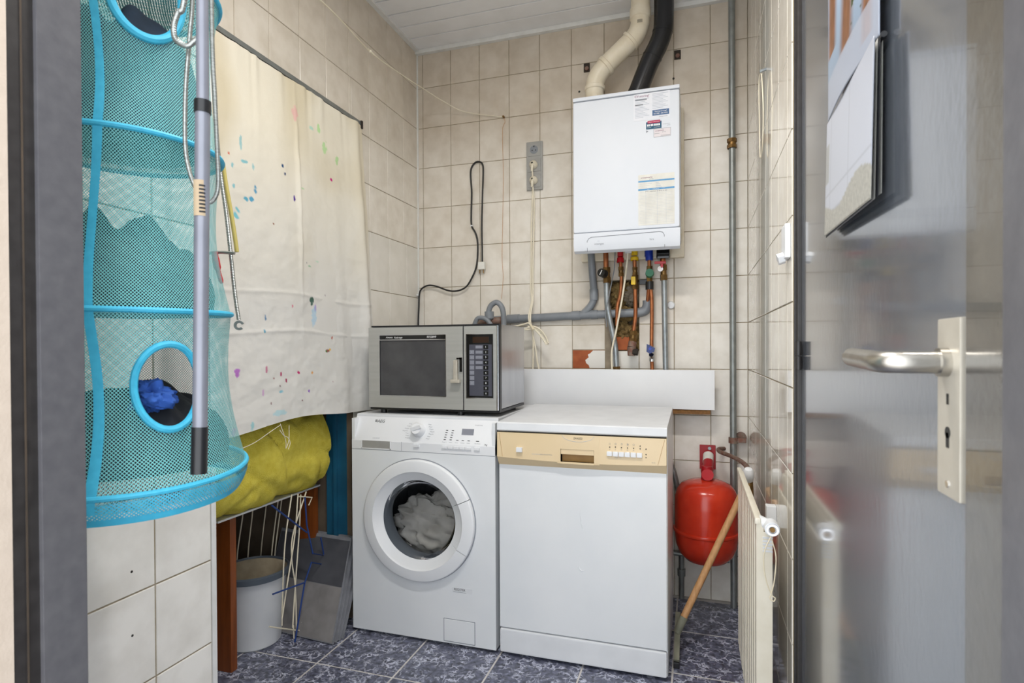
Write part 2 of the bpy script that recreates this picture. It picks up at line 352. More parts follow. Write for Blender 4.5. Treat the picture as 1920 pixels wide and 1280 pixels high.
# back wall with the broken-out cavity under the boiler
CX0, CX1, CZ0, CZ1 = -.372, -.2405, 1.092, 1.414
F = YB+.0025
bw = MB().box(-1.45, CX0, F, F+.12, 0, 2.75).box(CX1, .35, F, F+.12, 0, 2.75).box(CX0, CX1, F, F+.12, 0, CZ0).box(CX0, CX1, F, F+.12, CZ1, 2.75).box(CX0, CX1, F+.10, F+.12, CZ0, CZ1)
wb = struct('wall_back', bw, 'grout', 'beige tiled back wall, grimy near the ceiling and around the boiler')
bx = [XL]+[-1.3131+TW*i for i in range(0, 11)]; bz = [TH*i for i in range(13)]+[ZC]
for i in range(len(bx)-1):
    for j in range(len(bz)-1):
        a0, a1 = bx[i], min(bx[i+1], XR)
        if i == 7 and j == 6: continue
        if i == 7 and j == 5: tile(wb, 'back', a0+.03, a1, 1.01, 1.092, 'tile_white', YB); continue
        if i == 6 and j == 5: tile(wb, 'back', a0, a1, 1.097, 1.212, 'tile', YB); continue
        tile(wb, 'back', a0, a1, bz[j], bz[j+1], 'tile_white' if (i == 4 and j == 5) else 'tile', YB)
link('exposed_brick', MB().box(-.545, -.396, YB+.0005, YB+.004, 1.012, 1.095), 'brick', parent=wb)
fp = [(-.395, 1.013), (-.395, 1.094), (-.450, 1.094), (-.462, 1.082), (-.474, 1.075), (-.470, 1.062), (-.486, 1.050), (-.482, 1.035), (-.470, 1.026), (-.466, 1.013)]
link('filler_patch', MB().prism([(x, YB-.0015, z) for x, z in fp], (0, .003, 0)), 'filler', parent=wb)
link('plaster_strip', MB().box(-.392, -.366, YB-.0005, YB+.004, 1.012, 1.30), 'plaster', parent=wb)
link('exposed_brick', MB().box(-.345, -.285, YB-.0008, YB+.004, 1.096, 1.155), 'brick', parent=wb)
# left wall above and beyond the curtained opening
OY1, OZ = 2.06, 2.045
lw = MB().box(XL-.12, XL-.0025, YS, OY1, OZ, 2.75).box(XL-.12, XL-.0025, OY1, 2.78, 0, 2.75)
wl = struct('wall_left', lw, 'grout', 'cream tiled left wall above and beyond the curtained opening')
ly = [2.5036-TW*j for j in range(10)]
for j in range(-1, 10):
    y1 = YB if j == -1 else ly[j]; y0 = ly[j+1] if j < 9 else YS
    if y0 < YS: y0 = YS
    if y1-y0 < .01: continue
    for k in range(8, 13):
        z0, z1 = TH*k, (TH*(k+1) if k < 12 else ZC)
        if y0 < OY1-.01:
            if z1 <= OZ+.001 and y1 <= OY1+.004: continue
            if z1 <= OZ+.001: tile(wl, 'left', OY1, y1, z0, z1, 'tile_left', XL); continue
            if y1 > OY1+.004 and z0 < OZ: tile(wl, 'left', OY1, y1, z0, z1, 'tile_left', XL); tile(wl, 'left', y0, OY1, OZ, z1, 'tile_left', XL); continue
            z0 = max(z0, OZ)
        tile(wl, 'left', y0, y1, z0, z1, 'tile_left', XL)
for y0, y1 in ((2.531, YB), (2.366, 2.531), (2.201, 2.366), (OY1, 2.201)):
    for z0, z1 in ((1.364, 1.616), (1.112, 1.364), (.86, 1.112), (.608, .86), (.356, .608), (.104, .356), (0, .104)):
        tile(wl, 'left', y0, y1, z0, z1, 'tile_white', XL)
# stub wall beside the entrance
ws = struct('wall_stub', MB().box(-2.2, XS-.0025, .5, YS-.004, 0, 2.75), 'grout', 'pale tiled wall end standing out beside the entrance')
for y0, y1 in ((.504, .657), (.657, .81), (.81, .961), (.961, 1.114)):
    for k in range(-1, 13):
        z0, z1 = max(0, -.015+TH*(k+0)), min(ZC, -.015+TH*(k+1))
        if z1 > z0: tile(ws, 'left', y0, y1, z0, z1, 'tile_stub', XS, gap=.0036)
for y, z in ((.905, .64), (.905, .505)): link('drill_hole', MB().cyl((XS-.001, y, z), (XS+.0004, y, z), .0028, n=8), 'gap_dark', parent=ws)
struct('trim_1', MB().box(XS-.02, XS+.0015, 1.114, 1.1285, 0, ZC, .0015), 'trim_white', 'white corner strip on the tiled wall end')
# right wall
wr = struct('wall_right', MB().box(XR+.0025, .36, 1.47, 2.78, 0, 2.75).box(.30, .36, .3, 1.47, 0, 2.75), 'grout', 'glossy cream tiled right wall behind the radiator')
ry = [YB-.028-TW*j for j in range(9)]
for j in range(-1, 8):
    y1 = YB if j == -1 else ry[j]; y0 = max(ry[j+1], 1.484)
    if y1-y0 < .01: continue
    for k in range(13): tile(wr, 'right', y0, y1, TH*k, TH*(k+1) if k < 12 else ZC, 'tile_side', XR)
# alcove behind the curtain
struct('wall_alcove', MB().box(-2.2, -2.1, 1.127, 2.78, 0, 2.75).box(-2.1, -1.40, OY1, 2.2, 0, 2.75).box(-2.1, XL-.12, YS-.004, OY1, OZ, 2.75), 'alcove', 'dim brown wall inside the curtained alcove')
tj = Thing('trim_2', 'dark teal painted door jamb between alcove and washing machine', None, (-1.43, 2.08, 0), kind='structure')
tj.add('jamb_face', MB().box(-1.466, -1.366, 2.045, 2.062, 0, OZ, .002), 'teal_paint')
tj.add('jamb_stop', MB().box(-1.424, -1.408, 2.030, 2.046, 0, OZ, .003), 'teal_paint')
tj.add('jamb_edge', MB().box(-1.366, -1.345, 2.044, 2.06, 0, OZ), 'alcove')
# ceiling
ce = struct('ceiling', MB().box(-1.40, .34, .55, 2.78, ZC+.004, ZC+.06), 'pvc_grey', 'white slatted ceiling with thin dark seams')
sy = [2.633-.1035*i for i in range(21)]
sl = bpy.data.meshes.new('slat'); q = MB().box(-.775, .775, -.0485, .0485, -.006, .006, .0020); sl.from_pydata(q.v, [], q.f); sl.materials.append(MATS['ceiling_white'])
for i in range(20):
    o = bpy.data.objects.new('slat', sl); COL.objects.link(o); o.parent = ce; o.location = (-.555, (sy[i]+sy[i+1])/2, ZC+.003)
struct('trim_3', MB().box(XL, XL+.022, YS, YB, ZC-.012, ZC+.002, .001), 'trim_white', 'white edging strip along the left side of the ceiling')
struct('trim_4', MB().box(XL, XR, YB-.022, YB, ZC-.022, ZC+.002, .001), 'trim_white', 'white edging strip along the back of the ceiling')
struct('trim_5', MB().box(XL-.001, XL+.006, YB-.006, YB+.001, 0, ZC-.01), 'trim_white', 'pale sealant line in the corner left of the black cord')
# entrance: doorway wall, steel frame
struct('wall_entrance', MB().box(-2.2, -.762, .4265, .50, 0, 2.75).box(-.762, .21, .44, .50, 2.12, 2.75).box(-2.2, -.7035, .25, .4265, 0, 2.75), 'cream_wall', 'cream plastered wall at the left edge of the picture')  # piece above the doorway is unseen, added to contain the light
d2 = Thing('door_2', 'dark grey steel frame of the open doorway at the left edge', None, (-.70, .47, 0), kind='structure')
d2.add('frame_face', MB().box(-.76, -.699, .4535, .503, 0, 2.12, .0015), 'grey_frame')
d2.add('rebate', MB().box(-.76, -.7045, .4265, .4535, 0, 2.12), 'dark_frame')  # darker than the frame face: the rebate's shade is put into its colour
d2.add('seal_strip', MB().box(-.71, -.7033, .440, .4415, 0, 2.12), 'brown_dark')
d2.add('header', MB().box(-.76, .27, .4535, .503, 2.06, 2.12), 'grey_frame')
d2.add('hinge_post', MB().box(.2095, .30, .25, .500, 0, 2.12, .003), 'grey_frame')

# ------------------------------------------------------------------ grey door in the right wall
d1 = Thing('door_1', 'glossy grey painted door with lever handle in the right wall', None, (.25, 1.0, 0), kind='structure')
LF = .229
leaf = d1.add('leaf', MB().box(LF, .27, .600, 1.428, .01, 2.03, .002), 'door_grey')
d1.add('frame_post', MB().box(.221, .29, 1.430, 1.484, 0, 2.1, .002).box(.217, .23, 1.449, 1.457, 0, 2.1, .001), 'dark_frame')
d1.add('frame_post', MB().box(.224, .29, .505, .597, 0, 2.1, .003), 'frame_gloss')
d1.add('frame_head', MB().box(.221, .29, .505, 1.484, 2.04, 2.1, .003), 'dark_frame')
d1.add('hinge', MB().cyl((.220, 1.414, 1.055), (.220, 1.414, 1.085), .0065).cyl((.220, 1.414, 1.087), (.220, 1.414, 1.118), .0065), 'dark_frame')
hp = d1.add('handle_plate', MB().box(.2235, LF+.001, .6055, .655, .966, 1.132, .0018), 'alu_plate', label='pale metal handle plate')
pz = 1.091; hy = .632
hpath = smooth_path([(.226, hy, pz), (.194, hy, pz), (.180, hy+.004, pz), (.173, hy+.016, pz), (.171, hy+.034, pz+.001), (.171, hy+.075, pz+.002), (.172, hy+.115, pz+.003)], 5)
d1.add('lever', MB().cyl((.224, hy, pz), (.216, hy, pz), .0135).tube(hpath, .0105, n=16), 'satin', label='satin metal lever handle')
d1.add('screw', MB().cyl((.2225, .630, .978), (.2245, .630, .978), .0035, n=10), 'chrome', parent=hp)
d1.add('keyhole', MB().cyl((.2229, .630, 1.026), (.2237, .630, 1.026), .0055, n=14).box(.2229, .2237, .627, .633, 1.012, 1.026), 'gap_dark', parent=hp)
d1.add('keyhole', MB().box(.2229, .2237, .628, .632, 1.052, 1.062), 'gap_dark', parent=hp)

# calendar hanging on the door
def cal_color(u, v, page):
    """flat print: towers against a bright sky on the picture page, a ruled date grid on the other"""
    if page == 0:
        sky = np.array(lin('#8ea3bb')[:3])*(.6+.5*v)+.05
        n = noise.noise(V((u*6, v*6, 1.3)))
        tower = max(0, 1-abs(u-.52)/.16)*(v > .25+.1*n)+max(0, 1-abs(u-.16)/.10)*(v > .1)*(v < .62)+max(0, 1-abs(u-.88)/.14)*(v > .45)
        stripe = .5+.5*noise.noise(V((u*38, v*9, 4)))
        br = np.array(lin('#84583c')[:3])*(.45+.9*stripe); gr = np.array(lin('#3f4a2a')[:3])
        c = sky*(1-min(1, tower*1.6))+br*min(1, tower*1.6)
        if abs(u-.33) < .09 and v > .35 and n > -.25: c = gr
        if v < .3: c = c*.3+np.array(lin('#a9acb8')[:3])*.7
        return c
    c = np.array(lin('#b4b7c1')[:3])
    if v < .22+.06*math.sin(u*7): c = np.array(lin('#a9a69c')[:3])*(.85+.3*noise.noise(V((u*40, v*40, 2))))
    elif abs((v*6) % 1) < .035 or abs((u*7) % 1) < .03: c = c*.78
    if u > .9 and .45 < v < .78: c = np.array(lin('#9a9a98')[:3])
    return c
def printed(name, fn, page, nu, nv, m, thing, label=None):
    mb = MB().grid(fn, nu, nv); o = thing.add(name, mb, m, label=label)
    at = o.data.color_attributes.new('paint', 'FLOAT_COLOR', 'POINT'); a = np.ones((nu*nv, 4), dtype=np.float32)
    for j in range(nv):
        for i in range(nu): a[j*nu+i, :3] = cal_color(i/(nu-1), j/(nv-1), page)
    at.data.foreach_set('color', a.ravel()); sm = o.modifiers.new('thick', 'SOLIDIFY'); sm.thickness = .0012; sm.offset = 0
    return o
cal = Thing('wall_calendar', 'open wall calendar with a building photo hanging on the grey door', 'calendar', (.22, .96, 1.28))
zs = 1.490
printed('picture_page', lambda u, v: (.222-.006*math.sin(math.pi*u)*(1-v)-.004, .818+.285*u, zs+.215*v), 0, 90, 70, 'calendar_print', cal)
printed('date_page', lambda u, v: (.211-.004*(1-v)+.007*u, .812+.30*u, zs-.002-.200*(1-v)+.008*u*(1-v)), 1, 80, 60, 'calendar_print', cal)
for k in range(4):
    cal.add('under_page', MB().grid(lambda u, v, k=k: (.2125+.0035*k-(.004-.001*k)*(1-v)+(.007-.002*k)*u, .814+.003*k+.295*u, zs-.003-(.202-.004*k)*(1-v)+.008*u*(1-v)), 12, 8), 'paper_old' if k % 2 else 'slate')
cal.add('binding', MB().cyl((.222, .815, zs), (.222, 1.105, zs), .004, n=8), 'black_plastic')

# ------------------------------------------------------------------ washing machine
WX0, WX1, WF = -1.283, -.688, 1.955
wm = Thing('washing_machine', 'white front-loading washing machine with laundry behind its round door', 'washing machine', (-.985, 2.2, 0))
cx, cz, RH = -.995, .460, .150
per = []
def rect_pt(a):
    dx, dz = math.cos(a), math.sin(a); t = min((WX1-cx if dx > 0 else WX0-cx)/dx if abs(dx) > 1e-9 else 9e9, (.715-cz if dz > 0 else .012-cz)/dz if abs(dz) > 1e-9 else 9e9); return cx+dx*t, cz+dz*t
corn = [math.atan2(z-cz, x-cx) % (2*math.pi) for x in (WX0, WX1) for z in (.012, .715)]
ang = sorted([2*math.pi*k/72 for k in range(72)]+corn); n = len(ang)
fr = MB(); vs = [(cx+RH*math.cos(a), WF, cz+RH*math.sin(a)) for a in ang]+[(rect_pt(a)[0], WF, rect_pt(a)[1]) for a in ang]
fr._add(vs, [(k, (k+1) % n, n+(k+1) % n, n+k) for k in range(n)])
wm.add('front_panel', fr, 'white_enamel')
wm.add('body', MB().box(WX0, WX0+.012, WF+.001, 2.50, .012, .835).box(WX1-.012, WX1, WF+.001, 2.50, .012, .835).box(WX0, WX1, 2.49, 2.50, .012, .835).box(WX0+.03, WX1-.03, 1.98, 2.48, 0, .02), 'white_enamel')
wm.add('top', MB().box(WX0-.001, WX1+.001, 1.992, 2.505, .833, .850, .004), 'white_dull')
PS = .04/.097
def pp(x, z, off=0): return (x, WF+(z-.75)*PS-off*.924, z+off*.381)
PU = (0, .381, .924); PN = V((0, -.924, .381))
pan = MB().prism([(WX0, WF, .717), (WX0, WF, .75), (WX0, 1.995, .847), (WX0, 2.03, .847), (WX0, 2.03, .717)], (WX1-WX0, 0, 0))
wm.add('control_panel', pan, 'white_plastic', sharp=20)
wm.add('panel_seam', MB().box(WX0+.001, WX1-.001, WF+.0005, WF+.01, .7145, .7175), 'grey_print')
wm.add('panel_seam', MB().box(-1.0665, -1.0655, WF-.0004, WF+.002, .718, .752), 'grey_print')
dr = wm.add('detergent_drawer', MB().box(-1.241, -1.112, WF-.0015, WF+.002, .7195, .7225).box(-1.241, -1.238, WF-.0015, WF+.002, .7195, .752).box(-1.115, -1.112, WF-.0015, WF+.002, .7195, .752), 'white_plastic')
wm.add('grip_recess', MB().box(-1.237, -1.116, WF-.0004, WF+.001, .7225, .751), 'socket_grey', parent=dr)
kc = V(pp(-1.0, .795))
kn = wm.add('program_knob', MB().lathe([(0, .030), (.020, .030), (.0235, .026), (.026, .004), (.027, 0)], kc, PN, 32), 'white_plastic')
wm.add('knob_grip', MB().obox(kc+PN*.032, (1, 0, .35), PN, (-.35, 0, 1), .021, .004, .006), 'white_plastic', parent=kn)
wm.add('display', MB().obox(pp(-.801, .797, .0006), (1, 0, 0), PN, PU, .0235, .0006, .0115), 'key_grey')
for k in range(5):
    wm.add('button', MB().box(-.897+.0236*k, -.8745+.0236*k, WF-.005, WF+.002, .735, .745, .0015), 'white_plastic')
wm.add('button', MB().box(-.769, -.746, WF-.005, WF+.002, .734, .745, .0015), 'white_plastic')
wm.add('button', MB().box(-1.013, -.990, WF-.006, WF+.002, .735, .747, .0015), 'white_plastic')
led_ = []
for c in (-.885, -.861):
    for k in range(5): led_.append(MB().obox(pp(c-.001*k, .800-.0082*k, .0004), (1, 0, 0), PN, PU, .0042, .0004, .0012))
for c in (-.838, -.816, -.793, -.758): led_.append(MB().obox(pp(c, .7665, .0004), (1, 0, 0), PN, PU, .0045 if c < -.77 else .006, .0004, .0011))
for q_ in led_: wm.add('indicator', q_, 'black_print')
wm.text('AEG', .017, pp(-1.170, .823, .0008), 'black_print', up=PU, shear=.15); wm.text('\u25a9', .013, pp(-1.191, .8235, .0008), 'black_print', up=PU)
wm.text('LAVAMAT', .0055, pp(-1.177, .7605, .0008), 'grey_print', up=PU, squash=1.3); wm.text('V O R T E X', .0055, pp(-.761, .8215, .0008), 'black_print', up=PU); wm.text('7kg', .0085, pp(-.725, .7555, .0008), 'black_print', up=PU, shear=.2)
for k in range(7):
    wm.text('Programm'[:5+k % 4], .0055, pp(-1.034-.004*(3-abs(3-k)), .818-.0085*k, .0008), 'grey_print', up=PU, align='RIGHT')
    wm.text('Pflegeleicht'[:6+k % 5], .0055, pp(-.966+.004*(3-abs(3-k)), .818-.0085*k, .0008), 'grey_print', up=PU, align='LEFT')
for k, t in enumerate(('Temp. C', 'U/min', 'Vorw.', 'Flecken', 'Spulen', 'Start/Pause')): wm.text(t, .005, pp((-.889, -.864, -.840, -.816, -.793, -.757)[k], .758, .0008), 'grey_print', up=PU)
st = wm.add('sticker', MB().box(-.858, -.778, WF-.0007, WF, .204, .223), 'white_dull'); wm.text('REGISTER', .0125, (-.829, WF-.0012, .2155), 'black_print', parent=st, squash=.85); wm.add('print_line', MB().box(-.855, -.803, WF-.0011, WF-.0005, .2060, .2072), 'grey_print', parent=st)
fl_ = wm.add('filter_flap', MB().box(-.892, -.771, WF-.0025, WF+.003, .020, .101, .0022), 'white_enamel')
wm.add('flap_gap', MB().box(-.8945, -.7685, WF-.0006, WF+.001, .0175, .1035), 'grey_print', parent=fl_)
prof = [(.229, .000), (.2295, .011), (.2275, .0165), (.2245, .0185), (.2235, .0188), (.205, .0212), (.187, .0228), (.1855, .0228), (.1835, .0205), (.178, .0165), (.165, .009), (.1515, .001), (.150, -.01)]
a_lo, a_hi = math.radians(-29), math.radians(24)
ring = wm.add('door_ring', MB().lathe(prof, (cx, WF, cz), (0, -1, 0), 90, a_hi+.010, 2*math.pi+a_lo-.010, ref=(1, 0, 0), cap=True), 'white_plastic', sharp=24)
# axis -Y with reference +X turns towards -Z... keep the grip on the right-hand side
wm.add('door_grip', MB().lathe([(r, h-.0008) for r, h in prof], (cx, WF, cz), (0, -1, 0), 24, a_lo, a_hi, ref=(1, 0, 0), cap=True), 'white_plastic', sharp=24)
wm.add('door_shadow_gap', MB().lathe([(.228, -.001), (.2325, -.001), (.2325, .003), (.228, .003)], (cx, WF, cz), (0, -1, 0), 90), 'grey_print')
wm.add('door_glass', MB().lathe([(.1495, .000), (.146, -.012), (.139, -.042), (.120, -.060), (.08, -.069), (.0, -.072)], (cx, WF, cz), (0, -1, 0), 64), 'thin_glass', sharp=80)
wm.add('door_gasket', MB().lathe([(.1505, .0), (.1485, -.004), (.1465, -.05), (.150, -.070), (.172, -.082)], (cx, WF, cz), (0, -1, 0), 64), 'rubber')
wm.add('drum', MB().lathe([(.17, -.08), (.235, -.085), (.235, -.36), (0, -.37)], (cx, WF, cz), (0, -1, 0), 64), 'drum')
def lump(c, sx, sy_, sz, seed, amp=.35, fr=2.2, nu=64, nv=40, flat=None, fold=0):
    def fn(u, v):
        th, ph = 2*math.pi*u, math.pi*v; d = V((math.sin(ph)*math.cos(th), math.sin(ph)*math.sin(th), math.cos(ph)))
        k = 1+amp*noise.fractal(d*fr+V((seed, seed*1.7, -seed)), .9, 2.1, 4)
        if fold: k += fold*math.sin(d.dot(V((7, 3, 9)))*1.6+4*noise.noise(d*2+V((seed, 0, 0))))
        p = V((c[0]+sx*d.x*k, c[1]+sy_*d.y*k, c[2]+sz*d.z*k))
        if flat is not None: p.z = max(p.z, flat)
        return p
    return MB().grid(fn, nu, nv, True)
single('bed_linen', lump((cx+.005, 2.118, .392), .185, .072, .122, 3.1, .24, 2.2, 110, 60, fold=.05), 'linen', 'crumpled grey-white laundry inside the washing machine drum', 'laundry', (cx, 2.14, .40))

# ------------------------------------------------------------------ dishwasher
DX0, DX1 = -.673, -.087
dw = Thing('dishwasher', 'white dishwasher with a yellowed control panel beside the washing machine', 'dishwasher', (-.38, 2.2, 0))
dw.add('body', MB().box(DX0+.003, DX1, 1.968, 2.44, .012, .815), 'white_enamel')
dw.add('door_panel', MB().box(DX0, DX1-.002, 1.955, 1.970, .102, .70, .003), 'white_enamel')
dw.add('plinth', MB().box(DX0, DX1-.002, 1.952, 1.972, .012, .098, .008), 'white_dull')
def face(x): return .717-.008*(1-((x+.38)/.29)**2)
nseg = 24; q = MB(); xs = [DX0+(DX1-DX0-.002)*i/nseg for i in range(nseg+1)]
secs = []
for x in xs: secs.append([(x, 1.968, .808), (x, 1.936, .808), (x, 1.934, face(x)+.004), (x, 1.937, face(x)), (x, 1.955, .690), (x, 1.968, .690)])
vs = [p for s_ in secs for p in s_]; fs = [(i*6+k, i*6+(k+1) % 6, i*6+6+(k+1) % 6, i*6+6+k) for i in range(nseg) for k in range(6)]
# leave the grip opening free in the front face
gx0, gx1, gz0, gz1 = -.442, -.326, .714, .759
fs = [f for f in fs if not (f[0] % 6 == 1 and gx0-.02 < (vs[f[0]][0]+vs[f[2]][0])/2 < gx1+.02)]
i0 = min(i for i in range(nseg) if gx0-.02 < (xs[i]+xs[i+1])/2 < gx1+.02); i1 = max(i for i in range(nseg) if gx0-.02 < (xs[i]+xs[i+1])/2 < gx1+.02)+1
q._add(vs, fs+[tuple(range(6)), tuple(range(nseg*6, nseg*6+6))])
A, B = xs[i0], xs[i1]
q.box(A, gx0, 1.9345, 1.937, .7095, .808).box(gx1, B, 1.9345, 1.937, .7095, .808).box(gx0, gx1, 1.9345, 1.937, .759, .808).box(gx0, gx1, 1.9335, 1.939, .7085, .7145)
cp = dw.add('control_panel', q, 'beige_panel', sharp=25)
gr = dw.add('grip_recess', MB().box(gx0, gx1, 1.962, 1.966, .712, .76), 'beige_dark', parent=cp)
dw.add('grip_flap', MB().box(gx0+.001, gx1-.001, 1.9365, 1.942, .741, .7585), 'beige_panel', parent=cp)
for x0, z0, x1, z1 in ((-.665, .806, -.653, .722), (-.094, .806, -.116, .722)):
    dw.add('end_seam', MB().tube([(x0, 1.9352, z0), (x1, 1.9335, z1)], .0006, 4), 'beige_dark', parent=cp)
dw.add('power_button', MB().box(-.600, -.578, 1.925, 1.937, .741, .758, .002), 'white_plastic', parent=cp)
for k in range(6): dw.add('button', MB().box(-.2825+.0197*k, -.2645+.0197*k, 1.928, 1.937, .743, .759, .002), 'white_plastic', parent=cp)
for x, z in ((-.273, .773), (-.254, .774), (-.234, .773), (-.214, .773), (-.194, .773), (-.173, .781), (-.173, .772), (-.154, .772), (-.154, .754), (-.154, .744)):
    dw.add('indicator', MB().cyl((x, 1.9338, z), (x, 1.9352, z), .0019, n=8), 'black_print', parent=cp)
dw.text('ZANUSSI', .0098, (-.381, 1.9338, .797), 'black_print', parent=cp, squash=.8); dw.text('ELECTRONIC', .0052, (-.529, 1.9338, .736), 'light_print', parent=cp); dw.text('SENSORCONTROL', .0052, (-.493, 1.9338, .736), 'grey_print', parent=cp)
for k, t in enumerate('\u2302\u25cb\u25d4\u25d1\u25cb'): dw.text(t, .008, (-.273+.0197*k, 1.9338, .784), 'grey_print', parent=cp)
for k, t in enumerate(('65', '65', '50', 'bio', '40')): dw.text(t, .0045, (-.273+.0197*k, 1.9338, .7655), 'grey_print', parent=cp)
dw.text('Programme', .0045, (-.245, 1.9338, .739), 'grey_print', parent=cp); dw.text('DE 45', .0045, (-.130, 1.9338, .728), 'grey_print', parent=cp)
dw.add('badge_arc', MB().tube([(-.381+.055*math.cos(t), 1.9342, .8075-.022*math.sin(t)) for t in np.linspace(0.05, math.pi-.05, 24)], .0006, 4), 'light_print', parent=cp)
dw.add('panel_gap', MB().box(DX0+.003, DX1-.003, 1.942, 1.969, .8085, .8125), 'gap_dark')
tp = MB().prism([(DX0, 1.938, .813), (DX0, 1.934, .817), (DX0, 1.936, .840), (DX0, 1.942, .844), (DX0, 2.445, .861), (DX0, 2.445, .813)], (DX1-DX0, 0, 0))
dw.add('worktop', tp, 'white_dull', sharp=25)
dw.add('foot', MB().cyl((-.62, 2.0, 0), (-.62, 2.0, .015), .018), 'black_plastic'); dw.add('foot', MB().cyl((-.14, 2.0, 0), (-.14, 2.0, .015), .018), 'black_plastic')
dw.add('dent', MB().tube(smooth_path([(-.380, 1.9553, .537), (-.377, 1.9543, .520), (-.374, 1.9543, .50), (-.371, 1.9553, .482)]), [.0016]*19, 6), 'white_enamel')
dw.add('dent', MB().tube(smooth_path([(-.384, 1.9553, .352), (-.380, 1.9543, .342), (-.372, 1.9543, .338), (-.364, 1.9553, .340)]), [.0016]*19, 6), 'white_enamel')

# ------------------------------------------------------------------ microwave
MX0, MX1, MF = -1.242, -.690, 2.015
mw = Thing('microwave', 'stainless steel commercial microwave standing on the washing machine', 'microwave', (-.966, 2.17, .85))
mz0, mz1 = .874, 1.196
mw.add('housing', MB().box(MX0+.004, MX1-.002, MF+.022, 2.345, mz0+.004, mz1, .002), 'steel_side')
mw.add('top_edge', MB().box(MX0+.006, MX1-.004, MF+.012, MF+.024, mz1-.004, mz1+.002), 'black_plastic')
SX = -.834
dx0, dx1, dz0, dz1 = -1.192, -.907, .923, 1.159
md = MB().box(MX0, dx0, MF, MF+.022, mz0, mz1-.006).box(dx1, SX-.003, MF, MF+.022, mz0, mz1-.006).box(dx0, dx1, MF, MF+.022, dz1, mz1-.006).box(dx0, dx1, MF, MF+.022, mz0, dz0)
door = mw.add('door', md, 'steel')
mw.add('window', MB().box(dx0, dx1, MF+.004, MF+.010, dz0, dz1-.019), 'mesh_window', parent=door)
mw.add('window_trim', MB().box(dx0, dx1, MF-.001, MF+.004, dz0-.002, dz0).box(dx0, dx1, MF-.001, MF+.004, dz1, dz1+.002).box(dx0, dx1, MF-.001, MF+.004, dz1-.019, dz1-.0165).box(dx0-.002, dx0, MF-.001, MF+.004, dz0, dz1).box(dx1, dx1+.002, MF-.001, MF+.004, dz0, dz1), 'chrome', parent=door)
ns = mw.add('name_strip', MB().box(dx0, dx1, MF+.001, MF+.006, dz1-.0165, dz1), 'black_gloss', parent=door)
mw.text('Amana', .0105, (-1.150, MF+.0004, 1.151), 'white_print', parent=door, shear=.3); mw.text('Radarange', .010, (-1.110, MF+.0004, 1.150), 'white_print', parent=door, shear=.3, squash=.85); mw.text('RFS58MP', .011, (-.966, MF+.0004, 1.151), 'white_print', parent=door, squash=.95)
mw.add('door_gap', MB().box(SX-.003, SX+.002, MF+.004, MF+.023, mz0-.004, mz1), 'black_plastic')
hd = mw.add('door_handle', MB().box(-.868, -.852, MF-.020, MF-.008, .985, 1.062, .003).box(-.880, -.842, MF-.022, MF-.004, .976, .989, .003), 'alu_plate', parent=door)
mw.add('handle_recess', MB().box(-.861, -.842, MF-.004, MF+.001, 1.066, 1.071).box(-.849, -.839, MF-.004, MF+.001, 1.018, 1.072), 'black_gloss', parent=door)
kx0, kx1, kz0, kz1 = -.822, -.715, .921, 1.159
pf = mw.add('control_fascia', MB().box(SX+.002, kx0, MF, MF+.022, mz0, mz1-.006).box(kx1, MX1-.012, MF, MF+.022, mz0, mz1-.006).box(kx0, kx1, MF, MF+.022, kz1, mz1-.006).box(kx0, kx1, MF, MF+.022, mz0, kz0), 'steel')
mw.add('corner_strip', MB().box(MX1-.012, MX1-.004, MF-.002, MF+.02, mz0, mz1-.004, .002), 'chrome'); mw.add('corner_strip', MB().box(MX1-.004, MX1, MF+.002, MF+.024, mz0-.002, mz1), 'black_plastic')
kp = mw.add('keypad', MB().box(kx0, kx1, MF+.002, MF+.008, kz0, kz1), 'black_gloss')
mw.add('keypad_trim', MB().box(kx0-.002, kx1+.002, MF-.001, MF+.003, kz0-.003, kz0).box(kx0-.002, kx1+.002, MF-.001, MF+.003, kz1, kz1+.002).box(kx1, kx1+.002, MF-.001, MF+.003, kz0, kz1).box(kx0-.002, kx0, MF-.001, MF+.003, kz0, kz1), 'chrome')
mw.add('key_sheet', MB().box(-.811, -.721, MF+.0012, MF+.003, .928, 1.121), 'keypad', parent=kp); mw.add('readout', MB().box(-.797, -.732, MF+.0012, MF+.003, 1.127, 1.150), 'amber', parent=kp)
for k in range(10):
    z = 1.1115-.01935*k
    ky = mw.add('key', MB().box(-.7535, -.7345, MF, MF+.002, z-.0075, z+.0075), 'black_gloss', parent=kp); mw.text('1234567890'[k], .0095, (-.744, MF-.0004, z), 'white_print', parent=kp)
    if k < 5: mw.add('key_label', MB().box(-.785, -.7575, MF+.0006, MF+.002, z-.0055, z+.0055), 'key_grey', parent=kp)
    if 1 <= k <= 7: mw.add('key', MB().box(-.809, -.791, MF+.0006, MF+.002, z-.0075, z+.0075), 'key_grey', parent=kp); mw.text('-8o\u00b0oov8'[k], .006, (-.80, MF+.0002, z), 'light_print', parent=kp)
mw.add('base', MB().box(MX0+.004, MX1-.002, MF+.004, 2.34, .866, mz0+.002), 'black_plastic')
for x in (-1.195, -.86): mw.add('foot', MB().cyl((x, MF+.035, .850), (x, MF+.035, .868), .013), 'black_plastic')
for x in (-1.195, -.73): mw.add('foot', MB().cyl((x, 2.30, .850), (x, 2.30, .868), .013), 'black_plastic')

